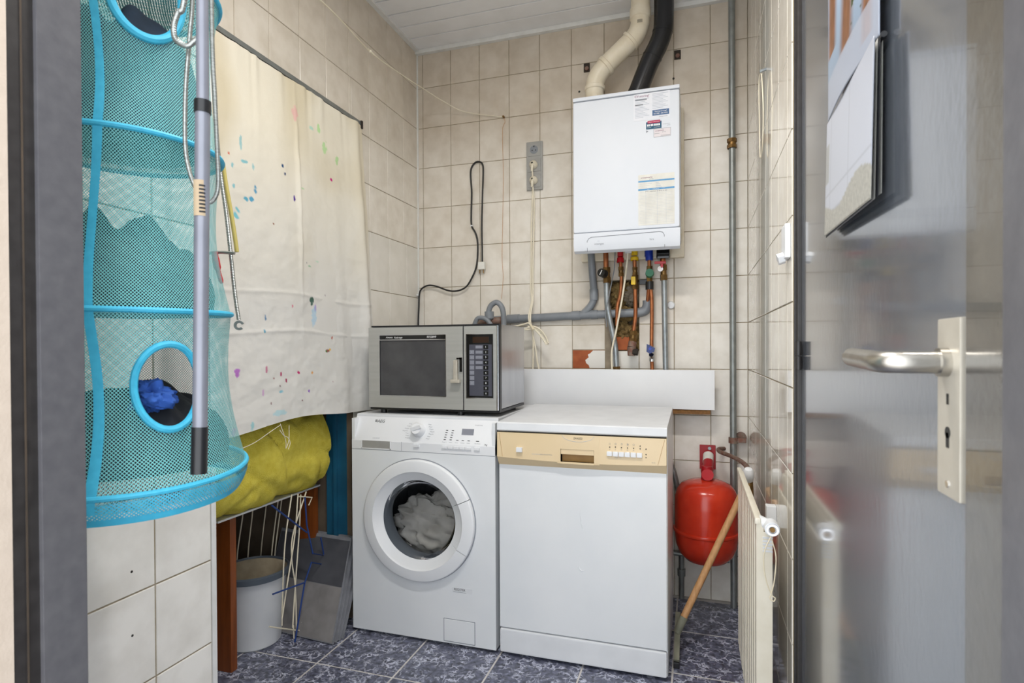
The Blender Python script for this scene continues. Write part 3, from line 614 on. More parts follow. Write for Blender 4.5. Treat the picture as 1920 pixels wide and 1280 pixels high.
# ------------------------------------------------------------------ boiler
bo = Thing('boiler', 'white wall-hung heating boiler with stickers on the back wall', 'boiler', (-.28, 2.65, 1.51))
bx0, bx1, bf = -.492, -.056, 2.41
bo.add('casing', MB().box(bx0, bx1, bf, 2.62, 1.592, 2.145, .010), 'boiler_white')
bo.add('top_cap', MB().box(bx0, bx1, bf-.001, 2.62, 2.147, 2.163, .005), 'boiler_white')
lc = MB().prism([(bx0+.003, bf-.003, 1.589), (bx0+.003, bf-.004, 1.540), (bx0+.003, bf+.006, 1.516), (bx0+.003, bf+.03, 1.508), (bx0+.003, bf+.034, 1.545), (bx0+.003, 2.61, 1.555), (bx0+.003, 2.61, 1.589)], (bx1-bx0-.003, 0, 0))
bo.add('lower_cover', lc, 'boiler_white', sharp=30)
bo.add('back_plate', MB().box(bx0-.004, bx1+.012, 2.615, 2.652, 1.50, 2.15, .004), 'pvc_cream')
fz = [(-.432, 1.512), (-.431, 1.555), (-.424, 1.566), (-.412, 1.5705), (-.135, 1.5765), (-.123, 1.573), (-.117, 1.562), (-.116, 1.512)]
bo.add('flap_seam', MB().tube([(x, bf-.0042+(max(0, 1.54-z)*.35), z) for x, z in fz], .0012, 6), 'grey_print')
bo.add('underside', MB().box(bx0+.03, bx1-.03, bf+.035, 2.612, 1.538, 1.556), 'socket_grey'); bo.add('edge_strip', MB().box(-.19, -.075, bf+.06, bf+.10, 1.520, 1.538), 'steel_side')
bo.text('intergas', .0115, (-.381, bf-.0046, 1.541), 'grey_print', squash=1.1); bo.text('\u25a1\u25a1', .006, (-.383, bf-.0046, 1.552), 'light_print'); bo.text('hre', .0125, (-.166, bf-.0046, 1.5475), 'grey_print')
s1 = bo.add('sticker', MB().box(-.238, -.094, bf-.0008, bf, 2.034, 2.143), 'paper')
bo.text('CV-storing?', .0125, (-.2045, bf-.0014, 2.1325), 'purple_print', parent=s1)
tl = MB()
for k in range(14):
    z = 2.121-.0058*k; tl.box(-.232, -.175-.008*((k*7) % 4), bf-.0012, bf-.0005, z, z+.0016)
    if k < 11: tl.box(-.163, -.102-.009*((k*5) % 3), bf-.0012, bf-.0005, z+.014, z+.0155)
bo.add('print_lines', tl, 'light_print', parent=s1); bo.add('print_lines', MB().box(-.232, -.185, bf-.0012, bf-.0005, 2.116, 2.121).box(-.232, -.20, bf-.0012, bf-.0005, 2.096, 2.10), 'grey_print', parent=s1)
bo.add('call_box', MB().box(-.163, -.097, bf-.0014, bf-.0005, 2.048, 2.070), 'blue_print', parent=s1); bo.text('Storing of vraag?', .0072, (-.130, bf-.0019, 2.0635), 'white_print', parent=s1); bo.text('Bel 088 - 580 0000', .0072, (-.130, bf-.0019, 2.0545), 'white_print', parent=s1)
bo.text('energiewacht', .0062, (-.120, bf-.0014, 2.0415), 'grey_print', parent=s1)
s2 = bo.add('sticker', MB().box(-.188, -.127, bf-.0010, bf, 1.995, 2.024, .0003).box(-.181, -.133, bf-.0012, bf, 2.018, 2.029), 'teal_print'); bo.add('header', MB().box(-.182, -.132, bf-.0015, bf-.0008, 2.018, 2.0285), 'crimson_print', parent=s2); bo.text('Nieuw onderhoud', .0058, (-.157, bf-.0019, 2.023), 'white_print', parent=s2)
bo.add('date_boxes', (lambda m_: [m_.box(x, x+.0048, bf-.0016, bf-.0008, 2.0065, 2.0145) for x in (-.184, -.178, -.170, -.164, -.156, -.150, -.144, -.138)] and m_)(MB()), 'white_print', parent=s2); bo.text('monteur', .0045, (-.176, bf-.0016, 2.001), 'white_print', parent=s2); bo.text('energiewacht', .0045, (-.145, bf-.0016, 2.001), 'white_print', parent=s2)
bo.text('energiewacht', .0052, (-.108, bf-.0006, 2.010), 'grey_print'); bo.text('groep', .0052, (-.099, bf-.0006, 2.004), 'grey_print')
s3 = bo.add('sticker', MB().box(-.158, -.091, bf-.0008, bf, 1.960, 1.9935), 'paper_pink'); bo.text('energiewacht', .0065, (-.135, bf-.0014, 1.985), 'purple_print', parent=s3); bo.text('groep', .006, (-.117, bf-.0014, 1.979), 'grey_print', parent=s3)
bo.add('print_lines', MB().box(-.157, -.092, bf-.0012, bf-.0005, 1.9925, 1.9935).box(-.157, -.092, bf-.0012, bf-.0005, 1.960, 1.961).box(-.158, -.157, bf-.0012, bf-.0005, 1.96, 1.9935).box(-.092, -.091, bf-.0012, bf-.0005, 1.96, 1.9935).box(-.155, -.135, bf-.0012, bf-.0005, 1.973, 1.9742).box(-.13, -.094, bf-.0012, bf-.0005, 1.964, 1.9655), 'grey_print', parent=s3)
bo.add('mark', MB().prism([(-.188, bf-.0008, 1.992), (-.179, bf-.0008, 1.988), (-.187, bf-.0008, 1.981)], (0, .001, 0)), 'grey_print')
s4 = bo.add('service_card', MB().box(-.220, -.077, bf-.0010, bf, 1.606, 1.812), 'paper_old')
bo.add('bar', MB().box(-.220, -.077, bf-.0015, bf-.0008, 1.782, 1.788).box(-.220, -.077, bf-.0015, bf-.0008, 1.748, 1.755), 'sky_print', parent=s4)
bo.text('energiewacht', .0085, (-.187, bf-.0015, 1.800), 'purple_print', parent=s4, shear=.2); bo.text('groep', .007, (-.167, bf-.0015, 1.793), 'grey_print', parent=s4)
tl = MB()
for k in range(22): tl.box(-.215, -.082, bf-.0013, bf-.0008, 1.741-.006*k, 1.7415-.006*k)
for x in (-.190, -.145, -.11): tl.box(x, x+.0006, bf-.0013, bf-.0008, 1.61, 1.748)
for k in range(4): tl.box(-.150, -.150+.012+.004*k, bf-.0013, bf-.0008, 1.7755-.0065*k, 1.7775-.0065*k)
for k in range(3): tl.box(-.214, -.165-.01*k, bf-.0013, bf-.0008, 1.774-.008*k, 1.775-.008*k)
bo.add('print_lines', tl, 'light_print', parent=s4); bo.text('07-21   onderhoud  cv  25 %   st. druk', .0062, (-.149, bf-.0015, 1.7425), 'black_print', parent=s4, shear=.2, squash=.9)
bo.text('datum          werkzaamheden         monteur', .004, (-.149, bf-.0018, 1.7515), 'white_print', parent=s4)
bo.add('warning_label', MB().obox((-.385, bf+.08, 1.525), (1, 0, 0), (0, 1, .3), (0, -.3, 1), .045, .02, .0006), 'paper'); bo.add('warning_stripe', MB().obox((-.395, bf+.078, 1.5235), (1, 0, 0), (0, 1, .3), (0, -.3, 1), .02, .012, .0006), 'valve_red')

# flue pipes
wf = Thing('flue_pipe', 'cream plastic flue pipe bending up from the boiler', 'pipe', (-.418, 2.53, 2.16))
wfp = [(-.418, 2.53, 2.160), (-.417, 2.53, 2.255), (-.404, 2.53, 2.296), (-.374, 2.53, 2.333), (-.331, 2.53, 2.370), (-.278, 2.53, 2.413), (-.240, 2.53, 2.448), (-.223, 2.53, 2.488), (-.220, 2.53, 2.535), (-.219, 2.53, 2.70)]
wf.add('pipe', MB().tube(smooth_path(wfp, 6), .040, 28), 'pvc_cream')
def collar(path, i, r, hw): 
    a, b = V(path[i]), V(path[i+1]); t = (b-a).normalized(); c = (a+b)/2
    return MB().lathe([(r-.004, -hw), (r, -hw+.003), (r, hw-.003), (r-.004, hw)], c, t, 32)
for (p, d, hw) in (((-.417, 2.53, 2.245), (0, 0, 1), .010), ((-.367, 2.53, 2.339), (.76, 0, .64), .010), ((-.262, 2.53, 2.428), (.75, 0, .66), .008), ((-.2205, 2.53, 2.535), (0, 0, 1), .022)):
    wf.add('collar', MB().lathe([(.040, -hw), (.0445, -hw+.003), (.0445, hw-.003), (.040, hw)], p, d, 32), 'pvc_cream')
wf.add('test_cap', MB().cyl((-.410, 2.495, 2.192), (-.410, 2.478, 2.192), .011), 'pvc_cream')
wl_ = wf.add('print_label', MB().lathe([(.0415, -.014), (.0415, .014)], (-.221, 2.53, 2.488), (0, 0, 1), 16, -2.1, -.9, ref=(1, 0, 0)), 'pvc_cream')
for k in range(9): wf.add('barcode', MB().lathe([(.0419, -.006), (.0419, .008)], (-.221, 2.53, 2.484), (0, 0, 1), 2, -1.75+.055*k, -1.75+.055*k+(.02 if k % 2 else .035), ref=(1, 0, 0)), 'black_print', parent=wl_)
bfp = [(-.252, 2.53, 2.150), (-.211, 2.53, 2.255), (-.176, 2.53, 2.335), (-.148, 2.53, 2.388), (-.130, 2.53, 2.436), (-.123, 2.53, 2.49), (-.121, 2.53, 2.70)]
bp_ = Thing('flue_pipe', 'black flue pipe bending up from the boiler beside the cream one', 'pipe', (-.252, 2.53, 2.16))
bp_.add('pipe', MB().tube(smooth_path(bfp, 6), .041, 28), 'flue_black')
for (p, d) in (((-.232, 2.53, 2.201), (.37, 0, .93)), ((-.171, 2.53, 2.345), (.42, 0, .9)), ((-.128, 2.53, 2.445), (.15, 0, .99))): bp_.add('collar', MB().lathe([(.041, -.004), (.0425, -.003), (.0425, .003), (.041, .004)], p, d, 32), 'flue_black')

# wall anchors left from an older boiler
for x, z, lab in ((-.474, 2.403, 'small rusty metal wall plug left of the cream flue pipe'), (-.071, 2.398, 'small rusty metal wall plug right of the black flue pipe')):
    t = Thing('wall_anchor', lab, 'bracket', (x, YB, z), 'rusty wall plugs beside the flue pipes')
    t.add('plate', MB().box(x-.014, x+.014, YB-.006, YB, z-.022, z+.018, .002), 'rust_dark'); t.add('bolt', MB().cyl((x+.001, YB-.012, z-.008), (x+.001, YB-.004, z-.008), .009, n=12), 'rusty')
for x, z in ((-.510, 2.297), (-.088, 2.296)): link('drill_hole', MB().cyl((x, YB-.0006, z), (x, YB+.002, z), .005, n=10), 'gap_dark', parent=wb)

# pipes below the boiler
def fitting(t, name, p0, p1, r, m='brass', n=6, parent=None, bulge=True):
    p0, p1 = V(p0), V(p1); mb = MB().cyl(p0, p1, r*.82, n=16)
    if bulge: mb.cyl(p0, p0+(p1-p0)*.36, r, n=n).cyl(p0+(p1-p0)*.64, p1, r, n=n)
    return t.add(name, mb, m, parent=parent, sharp=30)
PY = 2.602
t = Thing('drain_pipe', 'grey plastic drain pipe running along the back wall under the boiler', 'pipe', (-.5, 2.61, 1.25))
t.add('main_pipe', MB().tube([(-.93, 2.634, 1.243), (-.5, 2.634, 1.257), (-.245, 2.634, 1.264)], .019, 20), 'pvc_grey')
t.add('drop_pipe', MB().tube(smooth_path([(-.450, 2.61, 1.54), (-.446, 2.618, 1.45), (-.442, 2.634, 1.37), (-.442, 2.634, 1.335), (-.452, 2.634, 1.306), (-.474, 2.634, 1.280), (-.498, 2.634, 1.258)], 5), .0165, 20), 'pvc_grey')
t.add('socket', MB().cyl((-.4415, 2.634, 1.325), (-.442, 2.634, 1.375), .0195), 'pvc_grey')
for x0, x1 in ((-.545, -.505), (-.455, -.425), (-.86, -.80)): t.add('socket', MB().cyl((x0, 2.634, 1.257+(x0+.5)*.03), (x1, 2.634, 1.257+(x1+.5)*.03), .0215), 'pvc_grey')
t.add('elbow', MB().tube(smooth_path([(-.262, 2.634, 1.263), (-.232, 2.634, 1.265), (-.211, 2.634, 1.274), (-.202, 2.634, 1.294), (-.201, 2.634, 1.316)], 5), .0215, 20), 'pvc_grey')
t = Thing('hose', 'grey washing machine drain hose looping up behind the microwave', 'hose', (-.87, 2.5, 1.2))
t.add('loop', MB().tube(smooth_path([(-.905, 2.50, 1.236), (-.908, 2.50, 1.272), (-.897, 2.50, 1.302), (-.871, 2.50, 1.317), (-.848, 2.50, 1.302), (-.836, 2.50, 1.262), (-.834, 2.50, 1.16)], 6), .0125, 16), 'pvc_grey')
t.add('cup', MB().cyl((-.905, 2.50, 1.243), (-.905, 2.50, 1.276), .0215), 'pvc_grey'); t.add('trap', MB().tube(smooth_path([(-.985, 2.52, 1.205), (-.965, 2.52, 1.226), (-.93, 2.52, 1.236), (-.88, 2.52, 1.232), (-.85, 2.54, 1.235)], 5), .019, 16), 'rusty')
single('hose', MB().tube(smooth_path([(-.966, 2.46, 1.205), (-.950, 2.46, 1.240), (-.926, 2.46, 1.246), (-.898, 2.46, 1.232), (-.868, 2.46, 1.19)], 6), .0105, 14), 'pvc_grey', 'short grey ribbed hose curling behind the top of the microwave', 'hose', (-.92, 2.46, 1.2))
def pipe_thing(name, label, pts, r, m, loc=None):
    t = Thing(name, label, 'pipe', loc or tuple(pts[-1])); t.add('pipe', MB().tube(smooth_path(pts, 6) if len(pts) > 2 else pts, r, 16), m); return t
t = pipe_thing('heating_pipe', 'zinc-coloured pipe with round black knob under the boiler', [(-.379, PY, 1.41), (-.376, PY, 1.302), (-.364, PY, 1.230), (-.350, PY, 1.162), (-.340, PY, 1.098), (-.335, PY, .99)], .0125, 'zinc')
t.add('copper_end', MB().cyl((-.382, PY, 1.54), (-.381, PY, 1.45), .0115), 'copper'); fitting(t, 'valve_body', (-.379, PY, 1.468), (-.377, PY, 1.398), .018)
t.add('knob', MB().cyl((-.386, PY-.02, 1.437), (-.396, PY-.052, 1.440), .019, .018), 'black_plastic'); fitting(t, 'coupling', (-.336, PY, 1.022), (-.335, PY, 1.0), .018)
t.add('knob_mark', MB().obox((-.3965, PY-.0525, 1.440), (.5, 0, 1), (0, 1, 0), (-1, 0, .5), .012, .0006, .002), 'white_print')
t = pipe_thing('heating_pipe', 'copper pipe with red collar under the boiler', [(-.317, PY, 1.50), (-.315, PY, 1.467), (-.313, PY, 1.407), (-.319, PY, 1.340), (-.331, PY, 1.290), (-.334, PY, 1.205)], .0078, 'copper')
t.add('collar', MB().lathe([(.0165, .0), (.015, .018), (.011, .024)], (-.317, PY, 1.488), (0, 0, 1), 20).cyl((-.317, PY, 1.514), (-.317, PY, 1.54), .013), 'valve_red'); fitting(t, 'coupling', (-.315, PY, 1.468), (-.314, PY, 1.425), .0125)
t = pipe_thing('gas_pipe', 'copper pipe with yellow collar and yellow valve under the boiler', [(-.255, PY, 1.50), (-.253, PY, 1.417), (-.252, PY, 1.322), (-.252, PY, 1.245), (-.262, PY, 1.165)], .0085, 'copper')
t.add('collar', MB().lathe([(.0175, .0), (.0175, .014), (.012, .018)], (-.255, PY, 1.493), (0, 0, 1), 20).cyl((-.255, PY, 1.516), (-.255, PY, 1.54), .014), 'valve_yellow'); fitting(t, 'coupling', (-.253, PY, 1.463), (-.253, PY, 1.428), .0125); fitting(t, 'valve_body', (-.253, PY, 1.428), (-.253, PY, 1.366), .015)
t.add('valve_tag', MB().box(-.268, -.248, PY-.028, PY-.018, 1.383, 1.420, .004), 'valve_yellow'); fitting(t, 'coupling', (-.261, PY, 1.182), (-.264, PY, 1.128), .0165); t.add('tap_body', MB().cyl((-.264, PY, 1.132), (-.268, PY-.005, 1.108), .018).cyl((-.268, PY-.005, 1.108), (-.269, PY-.008, 1.070), .020, .016), 'rusty'); t.add('tap_outlet', MB().cyl((-.262, PY-.012, 1.088), (-.240, PY-.014, 1.086), .015), 'rust_dark')
t = pipe_thing('water_pipe', 'copper pipe with blue collar and chrome stop tap under the boiler', [(-.187, PY, 1.385), (-.181, PY-.002, 1.32), (-.180, PY-.004, 1.25), (-.182, PY, 1.11), (-.179, PY, .985)], .0082, 'copper')
t.add('copper_end', MB().cyl((-.191, PY, 1.54), (-.191, PY, 1.45), .008), 'copper'); t.add('collar', MB().cyl((-.191, PY, 1.490), (-.191, PY, 1.508), .0165).cyl((-.193, PY, 1.508), (-.193, PY, 1.540), .018), 'valve_blue'); fitting(t, 'valve_body', (-.190, PY, 1.465), (-.191, PY, 1.395), .0135)
t.add('green_cap', MB().cyl((-.188, PY-.012, 1.430), (-.187, PY-.040, 1.432), .019, .017), 'valve_green'); t.add('black_joint', MB().cyl((-.19, PY, 1.362), (-.19, PY, 1.397), .0175).box(-.235, -.192, PY-.005, PY+.02, 1.386, 1.408, .003), 'black_plastic'); t.add('branch', MB().tube([(-.193, PY-.006, 1.37), (-.200, 2.62, 1.312)], .008, 14), 'copper')
t.add('tap_body', MB().cyl((-.181, PY-.008, 1.088), (-.180, PY-.008, 1.045), .0125, n=16).cyl((-.181, PY-.01, 1.06), (-.181, PY-.034, 1.075), .010), 'chrome')
t.add('tap_handle', MB().prism([(-.199, PY-.05, 1.122), (-.185, PY-.05, 1.116), (-.164, PY-.05, 1.104), (-.168, PY-.05, 1.088), (-.186, PY-.05, 1.080), (-.200, PY-.05, 1.088)], (0, .022, 0)), 'tap_blue'); t.add('blue_dot', MB().cyl((-.185, PY-.0515, 1.101), (-.185, PY-.049, 1.101), .006), 'valve_blue')
t = pipe_thing('heating_pipe', 'zinc-coloured pipe with red lever under the boiler', [(-.128, PY, 1.41), (-.122, PY, .985)], .0118, 'zinc')
t.add('black_cover', MB().box(-.158, -.102, PY-.045, PY+.02, 1.490, 1.530, .006), 'black_gloss'); t.add('copper_end', MB().cyl((-.133, PY, 1.49), (-.133, PY, 1.46), .012), 'copper'); fitting(t, 'valve_body', (-.131, PY, 1.468), (-.129, PY, 1.40), .016); t.add('valve_bonnet', MB().cyl((-.140, PY-.010, 1.445), (-.142, PY-.034, 1.447), .012), 'chrome')
t.add('lever', MB().box(-.166, -.118, PY-.046, PY-.036, 1.467, 1.478, .002).box(-.141, -.129, PY-.044, PY-.034, 1.453, 1.47, .002), 'valve_red')
single('thermostat_wire', MB().tube(smooth_path([(-.338, 2.585, 1.54), (-.342, 2.585, 1.46), (-.350, 2.585, 1.415), (-.368, 2.58, 1.325), (-.380, 2.58, 1.265), (-.376, 2.58, 1.2)], 6), .0022, 8), 'pvc_grey', 'thin grey wire hanging under the boiler', 'wire', (-.35, 2.58, 1.5))
t = Thing('power_cable', 'white cable hanging in a curve from the boiler underside', 'cable', (-.277, 2.56, 1.51))
t.add('cable', MB().tube(smooth_path([(-.277, 2.56, 1.535), (-.285, 2.56, 1.461), (-.301, 2.56, 1.345), (-.318, 2.56, 1.251), (-.332, 2.565, 1.181), (-.349, 2.57, 1.110), (-.354, 2.575, 1.063), (-.352, 2.582, .99)], 6), .0042, 10), 'cable_white'); t.add('connector', MB().box(-.291, -.263, 2.548, 2.572, 1.520, 1.538, .002), 'white_plastic')
# what shows in the broken-out cavity
link('insulation', lump((-.335, 2.715, 1.36), .05, .04, .055, 5.5, .5, 3), 'rockwool', parent=wb); link('insulation', lump((-.315, 2.70, 1.165), .045, .045, .055, 9.1, .5, 3), 'rockwool', parent=wb); link('insulation', lump((-.262, 2.70, 1.15), .025, .04, .06, 2.7, .5, 3), 'rockwool', parent=wb); link('plaster_lump', lump((-.275, 2.705, 1.345), .045, .03, .04, 7.7, .4, 2), 'plaster', parent=wb); link('insulation', lump((-.32, 2.705, 1.265), .06, .04, .03, 1.7, .5, 3), 'rockwool', parent=wb)
link('round_cap', MB().lathe([(0, -.012), (.014, -.011), (.018, -.004), (.018, 0)], (-.101, YB, 1.294), (0, 1, 0), 24), 'white_dull', parent=wb)

# ------------------------------------------------------------------ white board on the back wall
sb = Thing('wall_board', 'long white board fixed to the wall behind the dishwasher', 'board', (-.33, 2.63, .83))
sb.add('panel', MB().box(-.89, .079, 2.556, 2.574, .842, 1.010, .0012), 'white_plastic'); sb.add('batten', MB().box(-.87, .062, 2.562, YB, .822, .8415), 'chipboard')

# ------------------------------------------------------------------ sockets and cords
so = Thing('socket_strip', 'grey triple wall socket with two plugs in it', 'socket', (-.725, YB, 1.97))
so.add('frame', MB().box(-.764, -.685, YB-.013, YB, 1.858, 2.086, .003), 'socket_grey')
for k, z in enumerate((2.047, 1.974, 1.900)):
    p = so.add('insert', MB().box(-.755, -.694, YB-.0155, YB-.012, z-.030, z+.030, .0012), 'socket_grey'); so.add('well', MB().cyl((-.7255, YB-.0158, z), (-.7255, YB-.0150, z), .020), 'pvc_grey', parent=p)
    if k == 0: so.add('contact_hole', MB().cyl((-.734, YB-.0163, z-.003), (-.734, YB-.0155, z-.003), .0028, n=8).cyl((-.717, YB-.0163, z-.003), (-.717, YB-.0155, z-.003), .0028, n=8).box(-.728, -.723, YB-.0163, YB-.0155, z+.012, z+.019), 'gap_dark', parent=p)
def plug_cord(label, pz_, pts):
    t = Thing('power_lead', label, 'cord', (-.725, 2.62, pz_))
    t.add('plug', MB().lathe([(.019, 0), (.019, .014), (.014, .022), (.008, .034), (.005, .036)], (-.7255, YB-.0155, pz_), (0, -1, 0), 20).tube(smooth_path([(-.7255, YB-.04, pz_-.002), (-.7265, YB-.046, pz_-.018), (-.729, YB-.04, pz_-.034)], 4), .006, 10), 'cable_white')
    t.add('cable', MB().tube(smooth_path(pts, 6), .0038, 8), 'cable_white'); return t
plug_cord('cream cord hanging from the middle socket', 1.974, [(-.727, 2.61, 1.955), (-.731, 2.634, 1.88), (-.734, 2.62, 1.692), (-.737, 2.62, 1.491), (-.739, 2.62, 1.39), (-.733, 2.615, 1.327), (-.739, 2.585, 1.262), (-.735, 2.58, 1.225), (-.722, 2.58, 1.204), (-.717, 2.58, 1.137), (-.720, 2.582, .99)])
plug_cord('cream cord hanging from the lowest socket', 1.900, [(-.7265, 2.61, 1.882), (-.7245, 2.634, 1.80), (-.7245, 2.62, 1.616), (-.7285, 2.62, 1.47), (-.728, 2.62, 1.37), (-.7265, 2.605, 1.32), (-.730, 2.583, 1.264), (-.727, 2.578, 1.21), (-.707, 2.58, 1.112), (-.697, 2.58, 1.037), (-.683, 2.582, .99)])
cb = Thing('cord_bundle', 'bundled loop of cream cord tied beside the microwave', 'cord', (-.7, 2.57, 1.2))
for p in ([(-.90, 2.42, 1.2), (-.80, 2.50, 1.204), (-.752, 2.555, 1.218), (-.734, 2.56, 1.222), (-.713, 2.56, 1.201), (-.675, 2.56, 1.166), (-.645, 2.56, 1.124)], [(-.745, 2.555, 1.197), (-.708, 2.555, 1.206), (-.673, 2.555, 1.188), (-.650, 2.555, 1.156), (-.638, 2.555, 1.128)], [(-.738, 2.56, 1.208), (-.701, 2.56, 1.189), (-.668, 2.56, 1.151), (-.650, 2.56, 1.122)], [(-.78, 2.53, 1.203), (-.74, 2.555, 1.192), (-.70, 2.56, 1.196), (-.66, 2.56, 1.166), (-.640, 2.56, 1.121)]):
    cb.add('strand', MB().tube(smooth_path(p, 6), .0036, 8), 'cable_white')
cb.add('tie', MB().tube([(-.722, 2.55, 1.215), (-.707, 2.55, 1.192)], .006, 8), 'string_cream')
bc = Thing('power_lead', 'black cord with a beige plug hung over a nail on the back wall', 'cord', (-1.02, 2.64, 1.9))
bcp = [(-1.338, 2.638, 1.0), (-1.338, 2.638, 1.219), (-1.334, 2.638, 1.318), (-1.330, 2.638, 1.386), (-1.312, 2.635, 1.412), (-1.274, 2.63, 1.424), (-1.230, 2.63, 1.417), (-1.166, 2.63, 1.394), (-1.114, 2.63, 1.392), (-1.071, 2.63, 1.411), (-1.040, 2.63, 1.455), (-1.020, 2.635, 1.506), (-1.014, 2.64, 1.571), (-1.017, 2.645, 1.636), (-1.028, 2.645, 1.676), (-1.047, 2.645, 1.711), (-1.049, 2.645, 1.769), (-1.046, 2.645, 1.873), (-1.051, 2.645, 1.952), (-1.048, 2.645, 1.991), (-1.031, 2.645, 2.015), (-1.009, 2.643, 2.021), (-.989, 2.643, 2.008), (-.984, 2.643, 1.972), (-.987, 2.64, 1.868), (-.991, 2.638, 1.713), (-.989, 2.636, 1.583), (-.988, 2.634, 1.525)]
bc.add('cable', MB().tube(smooth_path(bcp, 6), .0042, 10), 'cord_black')
pl = bc.add('plug', MB().box(-1.006, -.972, 2.618, 2.642, 1.490, 1.527, .004), 'paper_old', label='beige plug'); bc.add('pin', MB().cyl((-1.000, 2.63, 1.492), (-1.000, 2.63, 1.472), .0024, n=8), 'brass', parent=pl); bc.add('pin', MB().cyl((-.981, 2.63, 1.492), (-.981, 2.63, 1.472), .0024, n=8), 'brass', parent=pl)
bc.add('clip', MB().box(-1.344, -1.333, 2.63, 2.642, 1.375, 1.381), 'white_plastic'); bc.add('clip', MB().box(-1.052, -1.041, 2.638, YB, 1.707, 1.713), 'white_plastic')
# washing line
wlp = [(-.95, .95, 2.02), (-1.02, 1.25, 2.11), (-1.10, 1.495, 2.184), (-1.170, 1.737, 2.249), (-1.235, 2.034, 2.297), (-1.275, 2.33, 2.345), (-1.24, 2.56, 2.363), (-1.199, 2.635, 2.333), (-1.084, 2.645, 2.273), (-1.0, 2.648, 2.247), (-.879, 2.650, 2.224)]
wlp = [(-1.045, 1.29, 2.13), (-1.10, 1.495, 2.184), (-1.170, 1.737, 2.249), (-1.238, 2.034, 2.298), (-1.235, 2.25, 2.315), (-1.20, 2.45, 2.316), (-1.155, 2.56, 2.300), (-1.07, 2.63, 2.266), (-.879, 2.650, 2.224)]
t = Thing('washing_line', 'thin white washing line strung across the left wall', 'line', (-.879, YB, 2.224)); t.add('line', MB().tube(smooth_path(wlp, 8), .0021, 6), 'cable_white')
t.add('knot', MB().ball((-1.236, 2.034, 2.297), .006).tube([(-1.238, 2.02, 2.299), (-1.236, 2.06, 2.297)], .004, 6), 'cable_white'); t.add('hook', MB().cyl((-.879, YB, 2.224), (-.879, YB-.015, 2.224), .005, n=10), 'brass')
single('string', MB().tube(smooth_path([(-.880, 2.648, 2.222), (-.872, 2.648, 2.20), (-.880, 2.648, 2.185), (-.886, 2.650, 2.146), (-.884, 2.651, 1.94), (-.888, 2.651, 1.708), (-.892, 2.651, 1.553), (-.887, 2.651, 1.45), (-.896, 2.651, 1.347)], 6), .0010, 5), 'wood_stick', 'thin brown string dangling down the back wall from the line hook', 'string', (-.88, 2.648, 2.22))

# ------------------------------------------------------------------ right-hand corner
sp = Thing('riser_pipe', 'galvanised riser pipe running floor to ceiling in the right corner', 'pipe', (.153, 2.60, 0))
sp.add('pipe', MB().cyl((.156, 2.603, 0), (.150, 2.603, 2.62), .0135), 'steel_pipe'); fitting(sp, 'brass_coupling', (.1505, 2.603, 1.945), (.1505, 2.603, 1.985), .020, n=8)
sp.add('clamp', MB().lathe([(.0138, -.012), (.019, -.012), (.019, .012), (.0138, .012)], (.1545, 2.603, .712), (0, 0, 1), 24).box(.170, .205, 2.592, 2.612, .703, .722, .003).cyl((.188, YB, .720), (.188, 2.63, .720), .022), 'rusty')
ev = Thing('expansion_vessel', 'red round expansion vessel hanging in the right corner', 'vessel', (.043, 2.50, .21))
vc = (.043, 2.505, .385); R = .126
prof = [(0, .175), (.03, .174), (.07, .168), (.098, .155), (.115, .134), (.124, .105), (.126, .07), (.126, 0), (.126, -.05), (.122, -.09), (.108, -.128), (.082, -.155), (.045, -.168), (0, -.171)]
ev.add('tank', MB().lathe(prof, vc, (0, 0, 1), 64), 'vessel_red', sharp=70); ev.add('rim', MB().lathe([(.125, .008), (.131, .005), (.1325, 0), (.131, -.006), (.125, -.010)], (vc[0], vc[1], .352), (0, 0, 1), 64), 'vessel_red')
ev.add('bracket_plate', MB().box(.037-.018, .037+.048, YB-.012, YB-.001, .575, .680, .002), 'bracket_red'); ev.add('bolt', MB().cyl((.060, YB-.012, .667), (.060, YB-.02, .667), .007, n=8), 'zinc')
ev.add('connector', MB().cyl((.056, YB-.015, .640), (.050, 2.525, .590), .021).cyl((.050, 2.525, .600), (.046, 2.503, .590), .024).cyl((.046, 2.508, .615), (.045, 2.506, .553), .022), 'bracket_red'); ev.add('label_band', MB().cyl((.0548, YB-.025, .638), (.0525, YB-.068, .616), .0218), 'paper_old'); ev.add('end_cap', MB().cyl((.050, 2.523, .590), (.049, 2.478, .585), .021, .021).cyl((.049, 2.482, .5855), (.0485, 2.474, .585), .0235), 'valve_red')
ra = Thing('radiator', 'cream panel radiator standing out from the right wall', 'radiator', (.16, 1.8, .09))
rp = MB(); y0, y1 = 1.49, 2.10; nr = 11; pts = []
for k in range(nr):
    a = y0+(y1-y0)*k/nr; s_ = (y1-y0)/nr
    pts += [(a, .140), (a+s_*.62, .140), (a+s_*.72, .150), (a+s_*.90, .150)]
pts.append((y1, .140))
poly = [(x, y) for y, x in pts]+[(.156, y1), (.156, y0)]
rp.prism([(x, y, .092) for x, y in poly], (0, 0, .592))
ra.add('front_panel', rp, 'radiator', sharp=20); ra.add('rear_panel', MB().box(.166, .174, y0+.02, y1-.02, .12, .640, .002), 'radiator')
ra.add('top_rail', MB().box(.136, .150, y0-.003, y1+.002, .680, .697, .005), 'radiator')
ra.add('end_cover', MB().box(.1555, .176, y0, y0+.010, .095, .664, .001), 'radiator')
gl = MB()
for k in range(5): gl.box(.154, .176, y0-.001, y0+.003, .648-.008*k, .652-.008*k)
ra.add('end_louvre', gl, 'white_dull')
